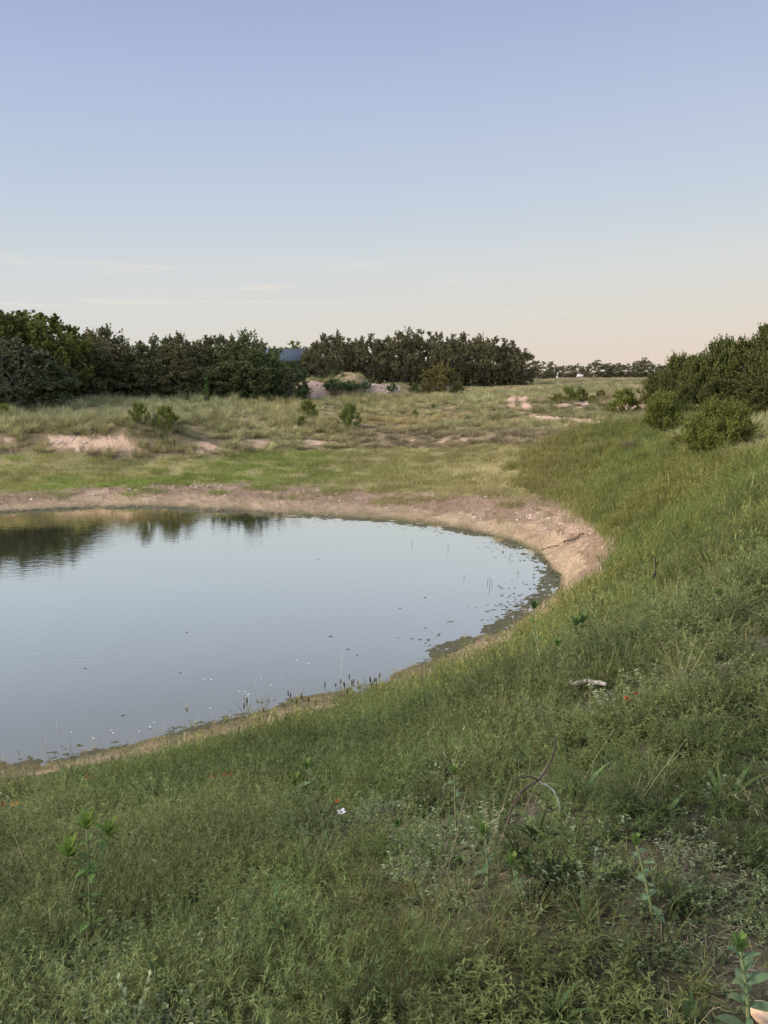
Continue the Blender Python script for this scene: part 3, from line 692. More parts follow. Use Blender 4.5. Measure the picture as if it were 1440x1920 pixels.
    hgt = np.where(u < 560, 1.0, .72)*np.where(v > 800, .75, 1)*(1-.6*smooth(70, 88, y))*(.7+.9*(pn[k]-.3))
    place('bunch_grass', 'olive and straw coloured bunch grass across the field', 'grass', P_bunch, x, y, z, base, (.7, 1.4), .1, -.03, sz=hgt)
    # --- dry stubble on the shore, the cuts and the path edges
    parts = [band(8.5, 20, 30, -40, 30), band(20, 50, 13, -44, 22)]
    x, y, z = [np.concatenate(c) for c in zip(*parts)]
    g = zone(x, y, z); k = (g['shore'] | g['pink'] | g['cut']) & (z > -.02) & (fbm(x, y, 1.4, 3, 80) > .38) & ~(g['cut'] & (RS.rand(len(x)) < .5))
    x, y, z = sel(k, x, y, z); gp = g['pink'][k][:, None]; u_ = g['u'][k]
    tn = np.where(gp, tints(x, y, (.30,.205,.145), .25, .3, .9, 81, (.19,.20,.08)), tints(x, y, (.42,.325,.215), .2, .25, .9, 82, (.34,.27,.17)))
    place('dry_stubble', 'straw coloured stubble on the bare shore around the pond', 'stubble', P_stub, x, y, z, tn, (.6, 1.3), .2, mul=np.where((y < 17) & (u_ < 1000), .42, 1.0))
    # --- stones
    sm = rough_mat('limestone', (.34,.26,.22), (.52,.42,.36), 6)
    st = []
    for i in range(4):
        mb = MB(); import bmesh
        bm = bmesh.new(); bmesh.ops.create_icosphere(bm, subdivisions=2, radius=.06)
        for v_ in bm.verts: v_.co *= 1+rnd.uniform(-.22, .22); v_.co.z *= .6
        me = bpy.data.meshes.new('stone'); bm.to_mesh(me); bm.free(); me.materials.append(sm); st.append(me)
    parts = [band(14, 30, 12, 5, 26), band(26, 50, 8, -40, 22), band(50, 90, 5, -8, 16)]
    x, y, z = [np.concatenate(c) for c in zip(*parts)]
    g = zone(x, y, z); k = ((g['pink'] & (fbm(x, y, 1.1, 3, 84) > .52)) | g['path'] | g['face'] | g['cut']) & (z > .1)
    x, y, z = sel(k, x, y, z); r = np.hypot(x, y)
    sc = .35+RS.rand(len(x))**3*1.2*np.clip(r/35, .6, 2.2); n = len(x)
    scatter('stones', 'small pinkish limestone pebbles on bare ground and path', 'stones', st, np.stack([x, y, z], 1),
            np.stack([RS.normal(0, .3, n), RS.normal(0, .3, n), RS.uniform(0, 6.28, n)], 1), np.stack([sc*1.2, sc, sc], 1), RS.randint(0, 4, n), np.ones((n, 3)))
cover()

# ------------------------------------------------------------------ algae mats along the water's edge
def algae():
    m = rough_mat('algae', (.030,.034,.014), (.095,.085,.038), 14, .7, .8, bd=.03)
    protos = []
    for i in range(4):
        mb = MB(); n = 14
        ph = [rnd.uniform(0, 6.28) for _ in range(4)]
        R = [.5*(1+.35*math.sin(2*2*math.pi*j/n+ph[0])+.25*math.sin(3*2*math.pi*j/n+ph[1])+rnd.uniform(-.15, .15)) for j in range(n)]
        V = [(0, 0, .09)]
        for k, zz in ((.45, .075), (.8, .05), (1, -.03)):
            V += [(R[j]*k*math.cos(2*math.pi*j/n), R[j]*k*math.sin(2*math.pi*j/n)*.6, zz+rnd.uniform(-.02, .03)*(k < 1)) for j in range(n)]
        tr = [(0, 1+j, 1+(j+1) % n) for j in range(n)]
        qd = [(1+k*n+j, 1+(k+1)*n+j, 1+(k+1)*n+(j+1) % n, 1+k*n+(j+1) % n) for k in range(2) for j in range(n)]
        mb.add(V, qd, tr); protos.append(mb.mesh('mat', m))
    P_, R_, S_ = [], [], []
    seg = np.linalg.norm(np.diff(SHORE, axis=0), axis=1); cum = np.concatenate([[0], np.cumsum(seg)])
    c = np.array([-3, 20.])
    for i in range(7500):
        s = RS.uniform(0, cum[-1]); k = min(np.searchsorted(cum, s)-1, len(seg)-1); k = max(k, 0); t = (s-cum[k])/seg[k]
        p = SHORE[k]*(1-t)+SHORE[k+1]*t; tan = (SHORE[k+1]-SHORE[k])/seg[k]; nrm = np.array([-tan[1], tan[0]])
        if (c-p)@nrm < 0: nrm = -nrm
        u = 720+FPX*p[0]/p[1]; lf = (u < 620 and p[1] > 20)
        near = p[1] < 14.5
        wide = (.20 if near else .75)+ (.12 if (u > 820 and not near) else 0)+(.9 if lf else 0)
        off = RS.exponential(wide*.55)-(.12 if not lf else .35)
        if near and RS.rand() < .35: continue
        if off > wide*1.7: continue
        q = p+nrm*off+tan*RS.uniform(-.1, .1)
        if fbm(q[0:1], q[1:2], 1.1, 3, 90)[0] < .40: continue
        h = H(q[0], q[1])
        if h > .06: continue
        sc = RS.uniform(.08, .34)*(1.0 if not near else .5)*(1 if off < .4 else .5)
        P_.append((q[0], q[1], max(h, -.004)+.0)); R_.append((0, 0, RS.uniform(-.6, .6)+math.atan2(tan[1], tan[0]))); S_.append((sc, sc*.8, sc*.45))
    n = len(P_)
    scatter('algae_mats', 'dark green algae mats along the edge of the water', 'algae', protos, P_, R_, S_, RS.randint(0, 4, n), np.ones((n, 3)))
    # wet brown weed line on the shore
algae()
# ------------------------------------------------------------------ trees and shrubs
M_BARK = rough_mat('bark', lin(70,62,54), lin(112,102,90), 18, .9, .7, (1, 1, .3))
M_DEAD = rough_mat('dead_wood', lin(150,140,128), lin(192,182,168), 20, .85, .4, (1, 1, .3))
M_OAK = leaf_mat('oak_leaf', (.118,.116,.060), var=.42, trans=.15, patch=.22)
M_BROAD = leaf_mat('elm_leaf', (.115,.140,.042), var=.42, trans=.28, patch=.22)
M_JUN = leaf_mat('juniper_leaf', (.125,.128,.042), var=.52, trans=.15, patch=.2)
M_SAP = leaf_mat('sapling_leaf', (.13,.19,.075), var=.3, trans=.3)
M_GREYSHRUB = leaf_mat('dry_shrub_twig', (.17,.13,.10), var=.3, trans=.0)

def nrm(a): return a/(np.linalg.norm(a, axis=-1, keepdims=True)+1e-9)
def leaf_cloud(rs, cen, cr, out, sprigs, per, ls, up=.3, aspect=.5, spread=.5, lenf=1.0):
    """leaf-sized faces along short twigs around clump centres. cen (n,3), cr (n,), out (n,3) outward directions"""
    n = len(cen); S = n*sprigs
    c = np.repeat(cen, sprigs, 0); r = np.repeat(cr, sprigs); o = np.repeat(out, sprigs, 0)
    d = nrm(o*.7+rs.normal(0, spread, (S, 3))+np.array([0, 0, up]))
    L = r*rs.uniform(.5, 1.35, S)*lenf
    st = c+rs.normal(0, .28, (S, 3))*r[:, None]
    t = rs.rand(S, per)**.8
    p = st[:, None]+d[:, None]*(t*L[:, None])[..., None]
    p = p+rs.normal(0, 1, p.shape)*(r[:, None]*.13*(1.15-t*.8))[..., None]
    p = p.reshape(-1, 3); N = len(p); dd = np.repeat(d, per, 0)
    a = nrm(dd*.8+rs.normal(0, .7, (N, 3))); b = nrm(np.cross(a, rs.normal(0, 1, (N, 3))))
    l = ls*rs.uniform(.6, 1.35, N)[:, None]
    V = np.stack([p-a*l*.5, p+b*l*aspect*.5, p+a*l*.5, p-b*l*aspect*.5], 1).reshape(-1, 3)
    return V, np.arange(N*4).reshape(-1, 4)
def oak_meshes(seed, W=6.5, Ht=6.0, base=.22, clumps=150, per=20, sprigs=10, ls=.19, mat=None, flat=1.0, taper=0.0):
    rs = np.random.RandomState(seed)
    lob = [(rs.uniform(0, 6.28), rs.uniform(.1, .3)) for _ in range(3)]
    cs = []; outs = []
    zc = Ht*(base+.36); rz = Ht*(1-zc/Ht)
    while len(cs) < clumps:
        d = nrm(rs.normal(0, 1, 3)); az = math.atan2(d[1], d[0])
        k = rs.uniform(.25, 1.0)**.36*(1+sum(a*math.sin((i+2)*az+p) for i, (p, a) in enumerate(lob))*.28)
        q = np.array([d[0]*W/2*k, d[1]*W/2*k, zc+d[2]*rz*min(k, 1.04)*(1 if d[2] > 0 else .62*flat)])
        if q[2] > Ht*base: cs.append(q); outs.append(nrm(np.array([d[0], d[1], d[2]*.8+.15])))
    cs = np.array(cs); outs = np.array(outs); cr = rs.uniform(.45, 1.0, clumps)*W*.115
    V, q = leaf_cloud(rs, cs, cr, outs, sprigs, per, ls, .12, .55, .8, .78)
    cm = MB(); cm.add(V, q)
    tm = MB(); nl = rs.randint(2, 4)
    for k in range(nl):
        a = rs.uniform(0, 6.28); b0 = np.array([math.cos(a)*.12, math.sin(a)*.12, -.15]); fork = np.array([math.cos(a)*W*.07, math.sin(a)*W*.07, Ht*rs.uniform(.22, .32)])
        tube(tm, [b0, (b0+fork)/2+rs.normal(0, .06, 3), fork], [.19, .15, .12], 7)
        for j in rs.choice(clumps, 7, replace=False):
            e = cs[j]; mid = fork*.45+e*.55+rs.normal(0, .18, 3); tube(tm, [fork, fork*.7+mid*.3, mid, e], [.10, .08, .045, .012], 5)
    return cm.mesh('crown', mat or M_OAK), tm.mesh('trunk', M_BARK, True)
def juniper_meshes(seed, W=2.4, Ht=1.8, clumps=80, sprigs=9, per=16, ls=.06, mat=None, spire=.25, full=.3, low=.04, lenf=1.35, up=.8, aspect=.35, spread=.38):
    rs = np.random.RandomState(seed); cs = []; outs = []
    lob = [(rs.uniform(0, 6.28), rs.uniform(.15, .35)) for _ in range(3)]
    while len(cs) < clumps:
        h = rs.uniform(low, .93); az = rs.uniform(0, 6.283)
        prof = math.sin(math.pi*min(1, (h*(1-full)+full)))**(.7) if h > .12 else .75
        prof *= (1+.5*sum(a*math.sin((i+2)*az+p+h*3) for i, (p, a) in enumerate(lob)))
        rr = prof*W/2*rs.uniform(.25, .92)**.6*.86*rs.uniform(.78, 1.16)
        cs.append((math.cos(az)*rr, math.sin(az)*rr, h*Ht*.88)); outs.append((math.cos(az)*(1-h*.6), math.sin(az)*(1-h*.6), .25+h*.8))
    cs = np.array(cs); outs = nrm(np.array(outs)); cr = rs.uniform(.5, 1.0, clumps)*min(W, Ht*1.3)*.14
    V, q = leaf_cloud(rs, cs, cr, outs, sprigs, per, ls, up, aspect, spread, lenf)
    V[:, 2] = np.maximum(V[:, 2], -.03)
    cm = MB(); cm.add(V, q)
    tm = MB()
    for j in rs.choice(clumps, min(clumps, 16), replace=False):
        e = cs[j]; b0 = np.array([rs.normal(0, .03*W), rs.normal(0, .03*W), -.05]); mid = b0*.5+e*.5+np.array([0, 0, .05*Ht])+rs.normal(0, .02*W, 3)
        tube(tm, [b0, mid, e], [.016*W, .010*W, .004*W], 5)
    return cm.mesh('foliage', mat or M_JUN), tm.mesh('stem', M_BARK, True)

TOPF = {6.0: 1.07, 4.2: 1.10, 1.75: 1.02, 1.5: 1.05}
def tree(name, cat, label, group, pos, top_v, w_px, meshes, base_h, base_w, tint=(1, 1, 1), parts=('crown', 'trunk'), h=None, seedrot=None, sink=.05, dead=None):
    """a tree whose crown top stands at photo row top_v and whose crown is w_px wide"""
    y = pos.y
    Hh = h if h else max(.3, z_for_v(top_v, y)-pos.z)
    dep = y*CP-(pos.z-EYE)*SP
    W = w_px/FPX*dep
    e = empty(name, (pos.x, pos.y, pos.z-sink), seedrot if seedrot is not None else rnd.uniform(0, 6.28))
    s = W/base_w; Hh *= TOPF.get(base_h, 1.0)
    e.scale = (s, s, Hh/base_h); tag(e, label, cat, group)
    for nm, me in zip(parts, meshes):
        o = bpy.data.objects.new(nm, me); COL.objects.link(o); o.parent = e; o.color = (*tint, 1) if nm in ('crown', 'foliage') else (1, 1, 1, 1)
    if dead is not None:
        o = bpy.data.objects.new('dead_branch', dead); COL.objects.link(o); o.parent = e
    return e
OAKS = [oak_meshes(s, base=.07, flat=1.25) for s in (1, 2, 3, 4)]
OAKS_LOW = [oak_meshes(s, base=.02, flat=1.6, clumps=190) for s in (11, 12, 13)]
BROAD = [oak_meshes(s, base=.05, mat=M_BROAD, ls=.22, clumps=165) for s in (21, 22)]
def dead_mesh(seed, W, Ht, n=9, rad=.02):
    rs = np.random.RandomState(seed); mb = MB()
    tube(mb, [(0,0,Ht*.05),(0,0,Ht*.12),(0,0,Ht*.18)], [rad*1.6,rad*1.5,rad*1.2], 5)
    for k in range(n):
        a = rs.uniform(0, 6.28); b = np.array([0, 0, Ht*rs.uniform(.12, .16)])
        e = np.array([math.cos(a)*W*.48, math.sin(a)*W*.48, Ht*rs.uniform(.15, .5)]); m_ = (b+e)/2+rs.normal(0, .04*W, 3)
        tube(mb, [b, m_, e], [rad, rad*.7, rad*.2], 4)
        for j in range(3): f = m_+rs.normal(0, .09*W, 3); tube(mb, [m_, (m_+f)/2+rs.normal(0, .02, 3), f], [rad*.5, rad*.4, rad*.15], 3)
    return mb.mesh('dead_branch', M_DEAD)
DEAD_OAK = dead_mesh(3, 6.5, 6.0, 10, .035)

G1 = 'trees of the wood behind the field on the left'
T_G = (1.0, 1.0, 1.0)
left_wood = [  # u, top v, distance, width px, meshes, kind, tint, label
 (14, 590, 62, 175, BROAD[0], 'b', (.95,.9,.8), 'tallest green broadleaf tree at the left edge of the picture'),
 (98, 596, 62.5, 140, BROAD[1], 'b', (1.15,1.05,.85), 'tall yellow green tree with sunlit top, second from the left edge'),
 (-70, 600, 62, 170, BROAD[0], 'b', (.95,.9,.8), 'broadleaf tree just beyond the left edge of the picture'),
 (150, 640, 65, 110, OAKS_LOW[0], 'o', (.95,1,.9), 'dark oak right of the tall yellow green tree'),
 (207, 624, 78, 90, OAKS[1], 'o', (1.15,1.1,1.1), 'grey topped oak rising behind the wood, right of the tall green trees'),
 (182, 640, 69, 120, OAKS_LOW[1], 'o', (1.2,1.0,.95), 'brownish oak below the grey topped oak'),
 (258, 646, 71, 90, OAKS_LOW[2], 'o', (.9,1.05,.9), 'round dark green oak in the dip of the treetops'),
 (305, 641, 72, 90, OAKS_LOW[0], 'o', (.9,1,.85), 'dark oak left of the bare pale branches'),
 (345, 645, 70, 90, OAKS_LOW[1], 'o', (1.1,1.05,.95), 'olive oak with bare pale branches low in its crown'),
 (385, 634, 74, 95, OAKS_LOW[2], 'o', (1,1,.9), 'oak forming the highest top in the middle of the left wood'),
 (428, 642, 72, 80, OAKS_LOW[0], 'o', (1.05,1.1,.9), 'oak with sky showing low through its crown'),
 (468, 640, 70, 90, OAKS_LOW[1], 'o', (.95,1.1,.85), 'green oak second from the right end of the left wood'),
 (500, 654, 68, 82, OAKS_LOW[2], 'o', (.95,1.15,.85), 'green oak left of the dark tree at the end of the wood'),
 (548, 684, 66, 56, OAKS_LOW[0], 'o', (.7,.85,.7), 'low dark tree at the right end of the wood beside the dirt mound'),
 (35, 655, 56, 175, OAKS_LOW[1], 'o', (.75,.85,.85), 'wide blue grey green oak standing forward of the wood at far left'),
 (-60, 660, 56.5, 150, OAKS_LOW[2], 'o', (.75,.85,.8), 'dark oak standing forward beyond the left edge'),
 (128, 690, 66, 95, OAKS_LOW[0], 'o', (.8,.85,.75), 'low dark tree right of the wide forward oak'),
 (208, 680, 67, 110, OAKS_LOW[2], 'o', (.85,.8,.75), 'low dark brown oak at the edge of the field under the grey topped oak'),
 (288, 685, 67.5, 100, OAKS_LOW[1], 'o', (.8,.85,.7), 'low dark oak on the field edge above the pair of young junipers'),
 (352, 690, 67, 90, OAKS_LOW[0], 'o', (.85,.8,.75), 'low shadowy tree with pale dead twigs at the field edge'),
 (412, 688, 67.5, 90, OAKS_LOW[2], 'o', (.75,.85,.7), 'low dark tree at the field edge behind the light green sapling'),
 (478, 672, 67, 100, OAKS_LOW[0], 'o', (.8,.95,.7), 'low green tree on the field edge near the right end of the wood'),
]
for i, (u, tv, d, w, me, k, tn, lb) in enumerate(left_wood):
    p = ground(u, d)
    tree('broadleaf_tree' if k == 'b' else 'oak_tree', 'tree', lb, G1, p, tv-2, w*1.22, me, 6.0, 6.5, tn, dead=DEAD_OAK if i in (8, 19) else None)
G2 = 'live oaks of the grove in the middle'
grove = [(598,650,100,66,0,'leftmost oak of the middle grove beside the blue grey roof'),(622,632,106,78,1,'oak behind the light green saplings on the mound'),
 (655,640,112,72,2,'oak with bright sky gaps in its crown, third from the left of the grove'),(692,636,106,74,3,'oak above the right end of the dirt mound'),
 (728,640,114,70,0,'oak with two visible dark trunks, left of the grove centre'),(760,627,106,78,1,'tallest oak of the middle grove'),
 (800,629,110,80,2,'broad oak right of the tallest one in the grove'),(838,637,105,74,3,'oak rising behind the grey brown juniper'),
 (872,634,112,74,0,'oak right of the grey brown juniper'),(908,637,105,76,1,'large oak third from the right end of the grove'),
 (944,644,107,72,2,'oak second from the right end of the grove'),(972,660,104,54,3,'rightmost low oak of the middle grove'),
 (640,650,124,90,1,'oak in the rear row of the grove behind the mound'),(748,642,124,95,3,'oak in the rear row behind the tallest oak'),
 (855,645,124,95,2,'oak in the rear row behind the right half of the grove'),(925,655,122,80,0,'oak in the rear row near the right end of the grove')]
for u, tv, d, w, k, lb in grove:
    d = d*.93
    tree('oak_tree', 'tree', lb, G2, ground(u, d), tv, w*1.12, OAKS[k], 6.0, 6.5, (1.12, 1.02, .95))
G3 = 'small distant trees along the horizon'
FARM = [oak_meshes(s, base=.02, flat=1.5, clumps=90, per=15, sprigs=8, ls=.30, W=6.5, Ht=6) for s in (31, 32)]
far = [(1014,683,165,36,'round small tree just right of the big grove'),(1037,692,215,26,'tiny tree left of the white post on the horizon'),(1056,690,210,34,'second small tree of the horizon row left of the white shed'),
 (1076,690,235,26,'thin crowned tree above the white shed'),(1090,697,235,20,'lowest tree left of the utility pole'),(1113,684,215,38,'tree right of the utility pole'),(1136,687,215,34,'tree second right of the utility pole'),
 (1155,689,225,34,'low flat tree in the horizon row, third from the pole'),(1176,687,215,36,'horizon tree left of the tallest distant one'),(1197,680,220,30,'tallest distant tree near the right junipers'),
 (1214,688,215,34,'distant tree partly hidden by the right junipers'),(1240,690,215,40,'distant tree mostly hidden behind the right junipers'),(992,694,200,40,'distant tree peeping out behind the right end of the grove'),
 (560,654,132,60,'light green tree top behind the blue grey roof'),(530,660,134,60,'tree behind the ridge of the blue grey roof')]
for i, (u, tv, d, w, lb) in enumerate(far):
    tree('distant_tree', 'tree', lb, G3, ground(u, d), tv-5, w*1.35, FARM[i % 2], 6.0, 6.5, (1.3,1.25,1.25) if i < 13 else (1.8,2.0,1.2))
# right-hand row of junipers
BIGJ = [juniper_meshes(s, W=3.6, Ht=4.2, clumps=170, sprigs=10, per=24, ls=.135, full=.42, lenf=1.45, up=.95, spread=.3) for s in (41, 42, 43)]
DEAD_J = dead_mesh(5, 3.6, 4.2, 12, .022)
G4 = 'large junipers of the row on the right'
row = [(1228,697,47,70,'low left end juniper of the row, touching the distant trees'),(1262,668,44,85,'second juniper from the left end of the row'),(1300,668,42,95,'juniper rising behind the rounded bush in front'),
 (1342,638,41,95,'juniper with several spires in the middle of the row'),(1385,640,40,100,'tall juniper behind the widest bush'),(1430,612,39,110,'tallest juniper at the right edge of the picture'),
 (1500,600,38,120,'juniper beyond the right edge of the picture'),(1280,722,38,80,'low juniper with bare grey branches under the row'),(1345,712,35,110,'spreading low juniper branches behind the wide bush'),
 (1425,705,33,120,'low spreading juniper with pale bare branches at the right edge'),(1520,690,31,130,'low juniper beyond the right edge')]
for i, (u, tv, d, w, lb) in enumerate(row):
    tree('juniper_tree', 'juniper', lb, G4, ground(u, d), tv, w*1.02, BIGJ[i % 3], 4.2, 3.6, (.80,.86,.80) if i < 7 else (.72,.74,.72), ('foliage', 'stem'), dead=DEAD_J if i in (5, 7, 8, 9) else None)
BUSH = juniper_meshes(51, W=2.5, Ht=1.75, clumps=240, sprigs=13, per=24, ls=.062, full=.42, lenf=1.55, up=.55, aspect=.3, spread=.42)
CONEB = juniper_meshes(52, W=1.9, Ht=1.75, clumps=140, sprigs=13, per=26, ls=.062, full=.28, lenf=1.7, up=1.1, aspect=.3, spread=.26)
tree('juniper_bush', 'juniper', 'wide rounded yellow green juniper bush in front of the row on the right', None, hit(1352, 846), 754, 152, BUSH, 1.75, 2.5, (1.05,1.12,.80), ('foliage', 'stem'), dead=dead_mesh(7, 2.5, 1.75, 6, .010))
tree('juniper_bush', 'juniper', 'vase shaped juniper bush left of the wide rounded one', None, hit(1243, 806), 735, 88, CONEB, 1.75, 1.9, (1.1,1.2,.85), ('foliage', 'stem'))
# young junipers in the field
SEED = [juniper_meshes(s, W=1.5, Ht=1.5, clumps=64, sprigs=8, per=20, ls=.075, full=.32, lenf=1.6, up=.8, spread=.27) for s in (61, 62, 63)]
G5 = 'young junipers scattered over the field'
young = [(654,803,757,50,0,(.95,1.1,.8),'dark cone shaped young juniper alone in the middle of the field'),(578,783,750,40,1,(1.1,1.2,.85),'open young juniper left of the dark cone shaped one'),
 (565,797,780,20,2,(1.1,1.2,.85),'tiny juniper seedling just below the open young juniper'),(262,795,755,40,1,(1.0,1.1,.8),'slim sparse young juniper with bare grey twigs, left of a denser one'),
 (312,806,762,60,0,(1.0,1.1,.75),'dense leaning young juniper in the left field'),(6,784,757,36,2,(1.3,1.5,.85),'bright green young juniper at the left edge of the picture'),
 (778,786,768,18,1,(1,1.1,.8),'small juniper seedling in the straw coloured middle field'),(1168,777,729,72,0,(1.05,1.15,.8),'spreading juniper left of the vase shaped bush'),
 (1066,752,725,40,2,(1.1,1.25,.8),'bright juniper in the middle of a cluster right of the dirt path'),(1088,752,728,32,1,(.9,1,.75),'darker right hand juniper of the cluster by the path'),
 (1042,757,738,26,0,(1.2,1.3,.95),'pale small juniper on the left of the cluster by the path'),(1126,750,731,26,1,(1,1,.9),'sparse grey green juniper between the cluster and the spreading one'),
 (1110,757,741,20,2,(1.1,1.2,.8),'tiny juniper below the sparse grey green one'),(832,742,731,14,2,(1.1,1.3,.8),'tiny seedling in front of the grey brown juniper'),
 (864,744,733,14,1,(1.2,1.3,.8),'tiny bright seedling right of the grey brown juniper'),(898,743,736,9,0,(1,1.1,.8),'smallest seedling left of the dirt path'),
 (777,738,719,26,0,(.7,.85,.65),'dark bush touching the left side of the grey brown juniper'),(855,733,716,30,1,(.75,.9,.7),'dark low bush under the right side of the grey brown juniper'),
 (874,724,714,20,2,(.8,1,.8),'small grey green bush at the foot of the grove'),(1087,732,724,14,0,(.9,1,.8),'small shrub beyond the cluster by the path'),(812,765,757,9,2,(1.1,1.2,.9),'very small seedling above the middle field seedling')]
for u, vb, tv, w, k, tn, lb in young:
    tree('young_juniper', 'juniper', lb, G5, hit(u, vb), tv, w, SEED[k], 1.5, 1.5, tuple(1.2*q for q in tn), ('foliage', 'stem'), sink=.02)
p = ground(822, 80)
tree('juniper_tree', 'juniper', 'round grey brown juniper standing in front of the oak grove', None, p, 681, 92, juniper_meshes(71, W=4, Ht=3.3, clumps=110, sprigs=9, per=20, ls=.15, full=.42, lenf=1.0, up=.4), 3.3, 4, (1.15,1.0,1.05), ('foliage', 'stem'), dead=dead_mesh(9, 4, 3.3, 14, .02))
SAPM = [juniper_meshes(s, W=.9, Ht=2.4, clumps=40, sprigs=7, per=16, ls=.12, mat=M_SAP, full=.3, up=1.2, spread=.3) for s in (81, 82)]
tree('sapling', 'sapling', 'left of two slim light green saplings on top of the dirt mound', 'slim saplings on the mound', ground(626, 77), 691, 14, SAPM[0], 2.4, .9, (1.3,1.3,1.1), ('foliage', 'stem'))
tree('sapling', 'sapling', 'right of two slim light green saplings on top of the dirt mound', 'slim saplings on the mound', ground(642, 77), 692, 11, SAPM[1], 2.4, .9, (1.25,1.3,1.1), ('foliage', 'stem'))
tree('sapling', 'sapling', 'light green narrow sapling in front of the left wood', None, ground(391, 62), 700, 15, SAPM[0], 2.4, .9, (.75,.9,.6), ('foliage', 'stem'))
MBUSH = juniper_meshes(83, W=2.6, Ht=1.6, clumps=60, sprigs=8, per=18, ls=.12, mat=M_SAP, full=.4, up=.5)
for u, d, tv, w, lb in [(628,72,708,58,'largest green bush growing on the face of the dirt mound'),(660,73,712,44,'green bush right of the largest one on the mound'),(684,75,714,32,'small green bush between the two bare faces of the mound'),
                        (600,76,703,30,'grey green bush on top of the mound at its left end'),(735,76,717,26,'low bush at the right foot of the mound')]:
    tree('bush', 'bush', lb, 'bushes on the dirt mound', ground(u, d), tv, w, MBUSH, 1.6, 2.6, (.80,.78,.9), ('foliage', 'stem'))
# dry purple grey clump
def dry_clump():
    mb = MB()
    for k in range(420):
        a = rnd.uniform(0, 6.28); r = .22*math.sqrt(rnd.random()); blade(mb, (math.cos(a)*r, math.sin(a)*r, 0), rdir(.45, 1.5, a+rnd.gauss(0, .5)), rnd.uniform(.3, .72), .012, .25, 3)
    return mb.mesh('dry_clump', M_GREYSHRUB)
o = bpy.data.objects.new('dry_grass_clump', dry_clump()); COL.objects.link(o); o.location = hit(1184, 846); o.scale = (1.1, 1.1, 1.0)
tag(o, 'purple grey dry grass clump on the green slope below the junipers', 'grass clump')
for u, v, s in ((1150,842,.0),):
    pass

# ------------------------------------------------------------------ buildings and far things
def box(mb, x0, x1, y0, y1, z0, z1, mat=0):
    V = [(x0,y0,z0),(x1,y0,z0),(x1,y1,z0),(x0,y1,z0),(x0,y0,z1),(x1,y0,z1),(x1,y1,z1),(x0,y1,z1)]
    mb.add(V, [(0,3,2,1),(4,5,6,7),(0,1,5,4),(1,2,6,5),(2,3,7,6),(3,0,4,7)], None, mat)
M_ROOF = rough_mat('metal_roof', lin(66,78,90), lin(76,90,102), 3, .6, .1)
M_WALL = rough_mat('shed_wall', lin(120,116,108), lin(140,136,128), 3, .8, .1)
M_DARK = rough_mat('dark_gap', lin(40,38,36), lin(55,52,48), 3, .8, .1)
M_WHITE = rough_mat('white_paint', lin(225,222,215), lin(238,236,230), 4, .6, .05)
def barn():
    g = ground(500, 95); e = empty('barn', (g.x, 97, g.z), 0); tag(e, 'barn with a blue grey metal roof between the left wood and the grove', 'barn')
    W2, D, eave, ridge = 4.6, 4.0, z_for_v(677, 95)-g.z, z_for_v(655, 97)-g.z
    mb = MB(); box(mb, -W2, W2, -D, D, -.3, eave-.05); mb.obj('wall', M_WALL, e)
    mb = MB()
    for s in (-1, 1):
        V = [(-W2-.4, s*(D+.4), eave-.08), (W2+.4, s*(D+.4), eave-.08), (W2+.4, 0, ridge), (-W2-.4, 0, ridge)]
        V2 = [(a, b, c+.1) for a, b, c in V]; mb.add(V+V2, [(0,1,2,3),(4,7,6,5),(0,4,5,1),(1,5,6,2),(3,2,6,7),(0,3,7,4)])
    for k in range(19):
        x = -W2-.35+k*(2*W2+.7)/18
        V = [(x-.02, -D-.4, eave+.03), (x+.02, -D-.4, eave+.03), (x+.02, 0, ridge+.11), (x-.02, 0, ridge+.11), (x-.02, -D-.4, eave+.07), (x+.02, -D-.4, eave+.07), (x+.02, 0, ridge+.15), (x-.02, 0, ridge+.15)]
        mb.add(V, [(4,5,6,7),(0,4,7,3),(1,2,6,5),(0,1,5,4)])
    mb.obj('roof', M_ROOF, e)
    mb = MB(); box(mb, -1.2, 1.2, -D-.05, -D-.005, -.2, eave-.5); mb.obj('door', M_DARK, e)
barn()
def shed():
    g = ground(1081, 230); e = empty('shed', (g.x, 230, g.z)); tag(e, 'tiny white shed on the horizon left of the utility pole', 'shed')
    mb = MB(); box(mb, -.8, .8, -.6, .6, -.2, .55); mb.obj('wall', M_WHITE, e)
    mb = MB(); V = [(-.95,-.75,.54),(.95,-.75,.54),(.95,0,.85),(-.95,0,.85),(-.95,.75,.54),(.95,.75,.54)]
    mb.add(V, [(0,1,2,3),(3,2,5,4)], [(0,3,4),(1,5,2)]); mb.obj('roof', M_WHITE, e)
shed()
def pole():
    g = ground(1097, 226); e = empty('utility_pole', g); tag(e, 'thin wooden utility pole on the horizon among the small trees', 'pole')
    h = z_for_v(681, 226)-g.z; mb = MB(); tube(mb, [(0,0,-.2),(0,0,h*.5),(0,0,h)], [.16,.14,.11], 8); mb.obj('post', M_BARK, e)
    mb = MB(); box(mb, -.7, .7, -.06, .06, h*.86, h*.86+.1); mb.obj('crossarm', M_BARK, e)
pole()
g_ = ground(1040, 190); mb = MB(); tube(mb, [(0,0,-.1),(0,0,.5),(0,0,1.0)], [.14,.14,.13], 8); o = mb.obj('white_post', M_WHITE, loc=g_)
tag(o, 'short white post on the horizon left of the white shed', 'post')

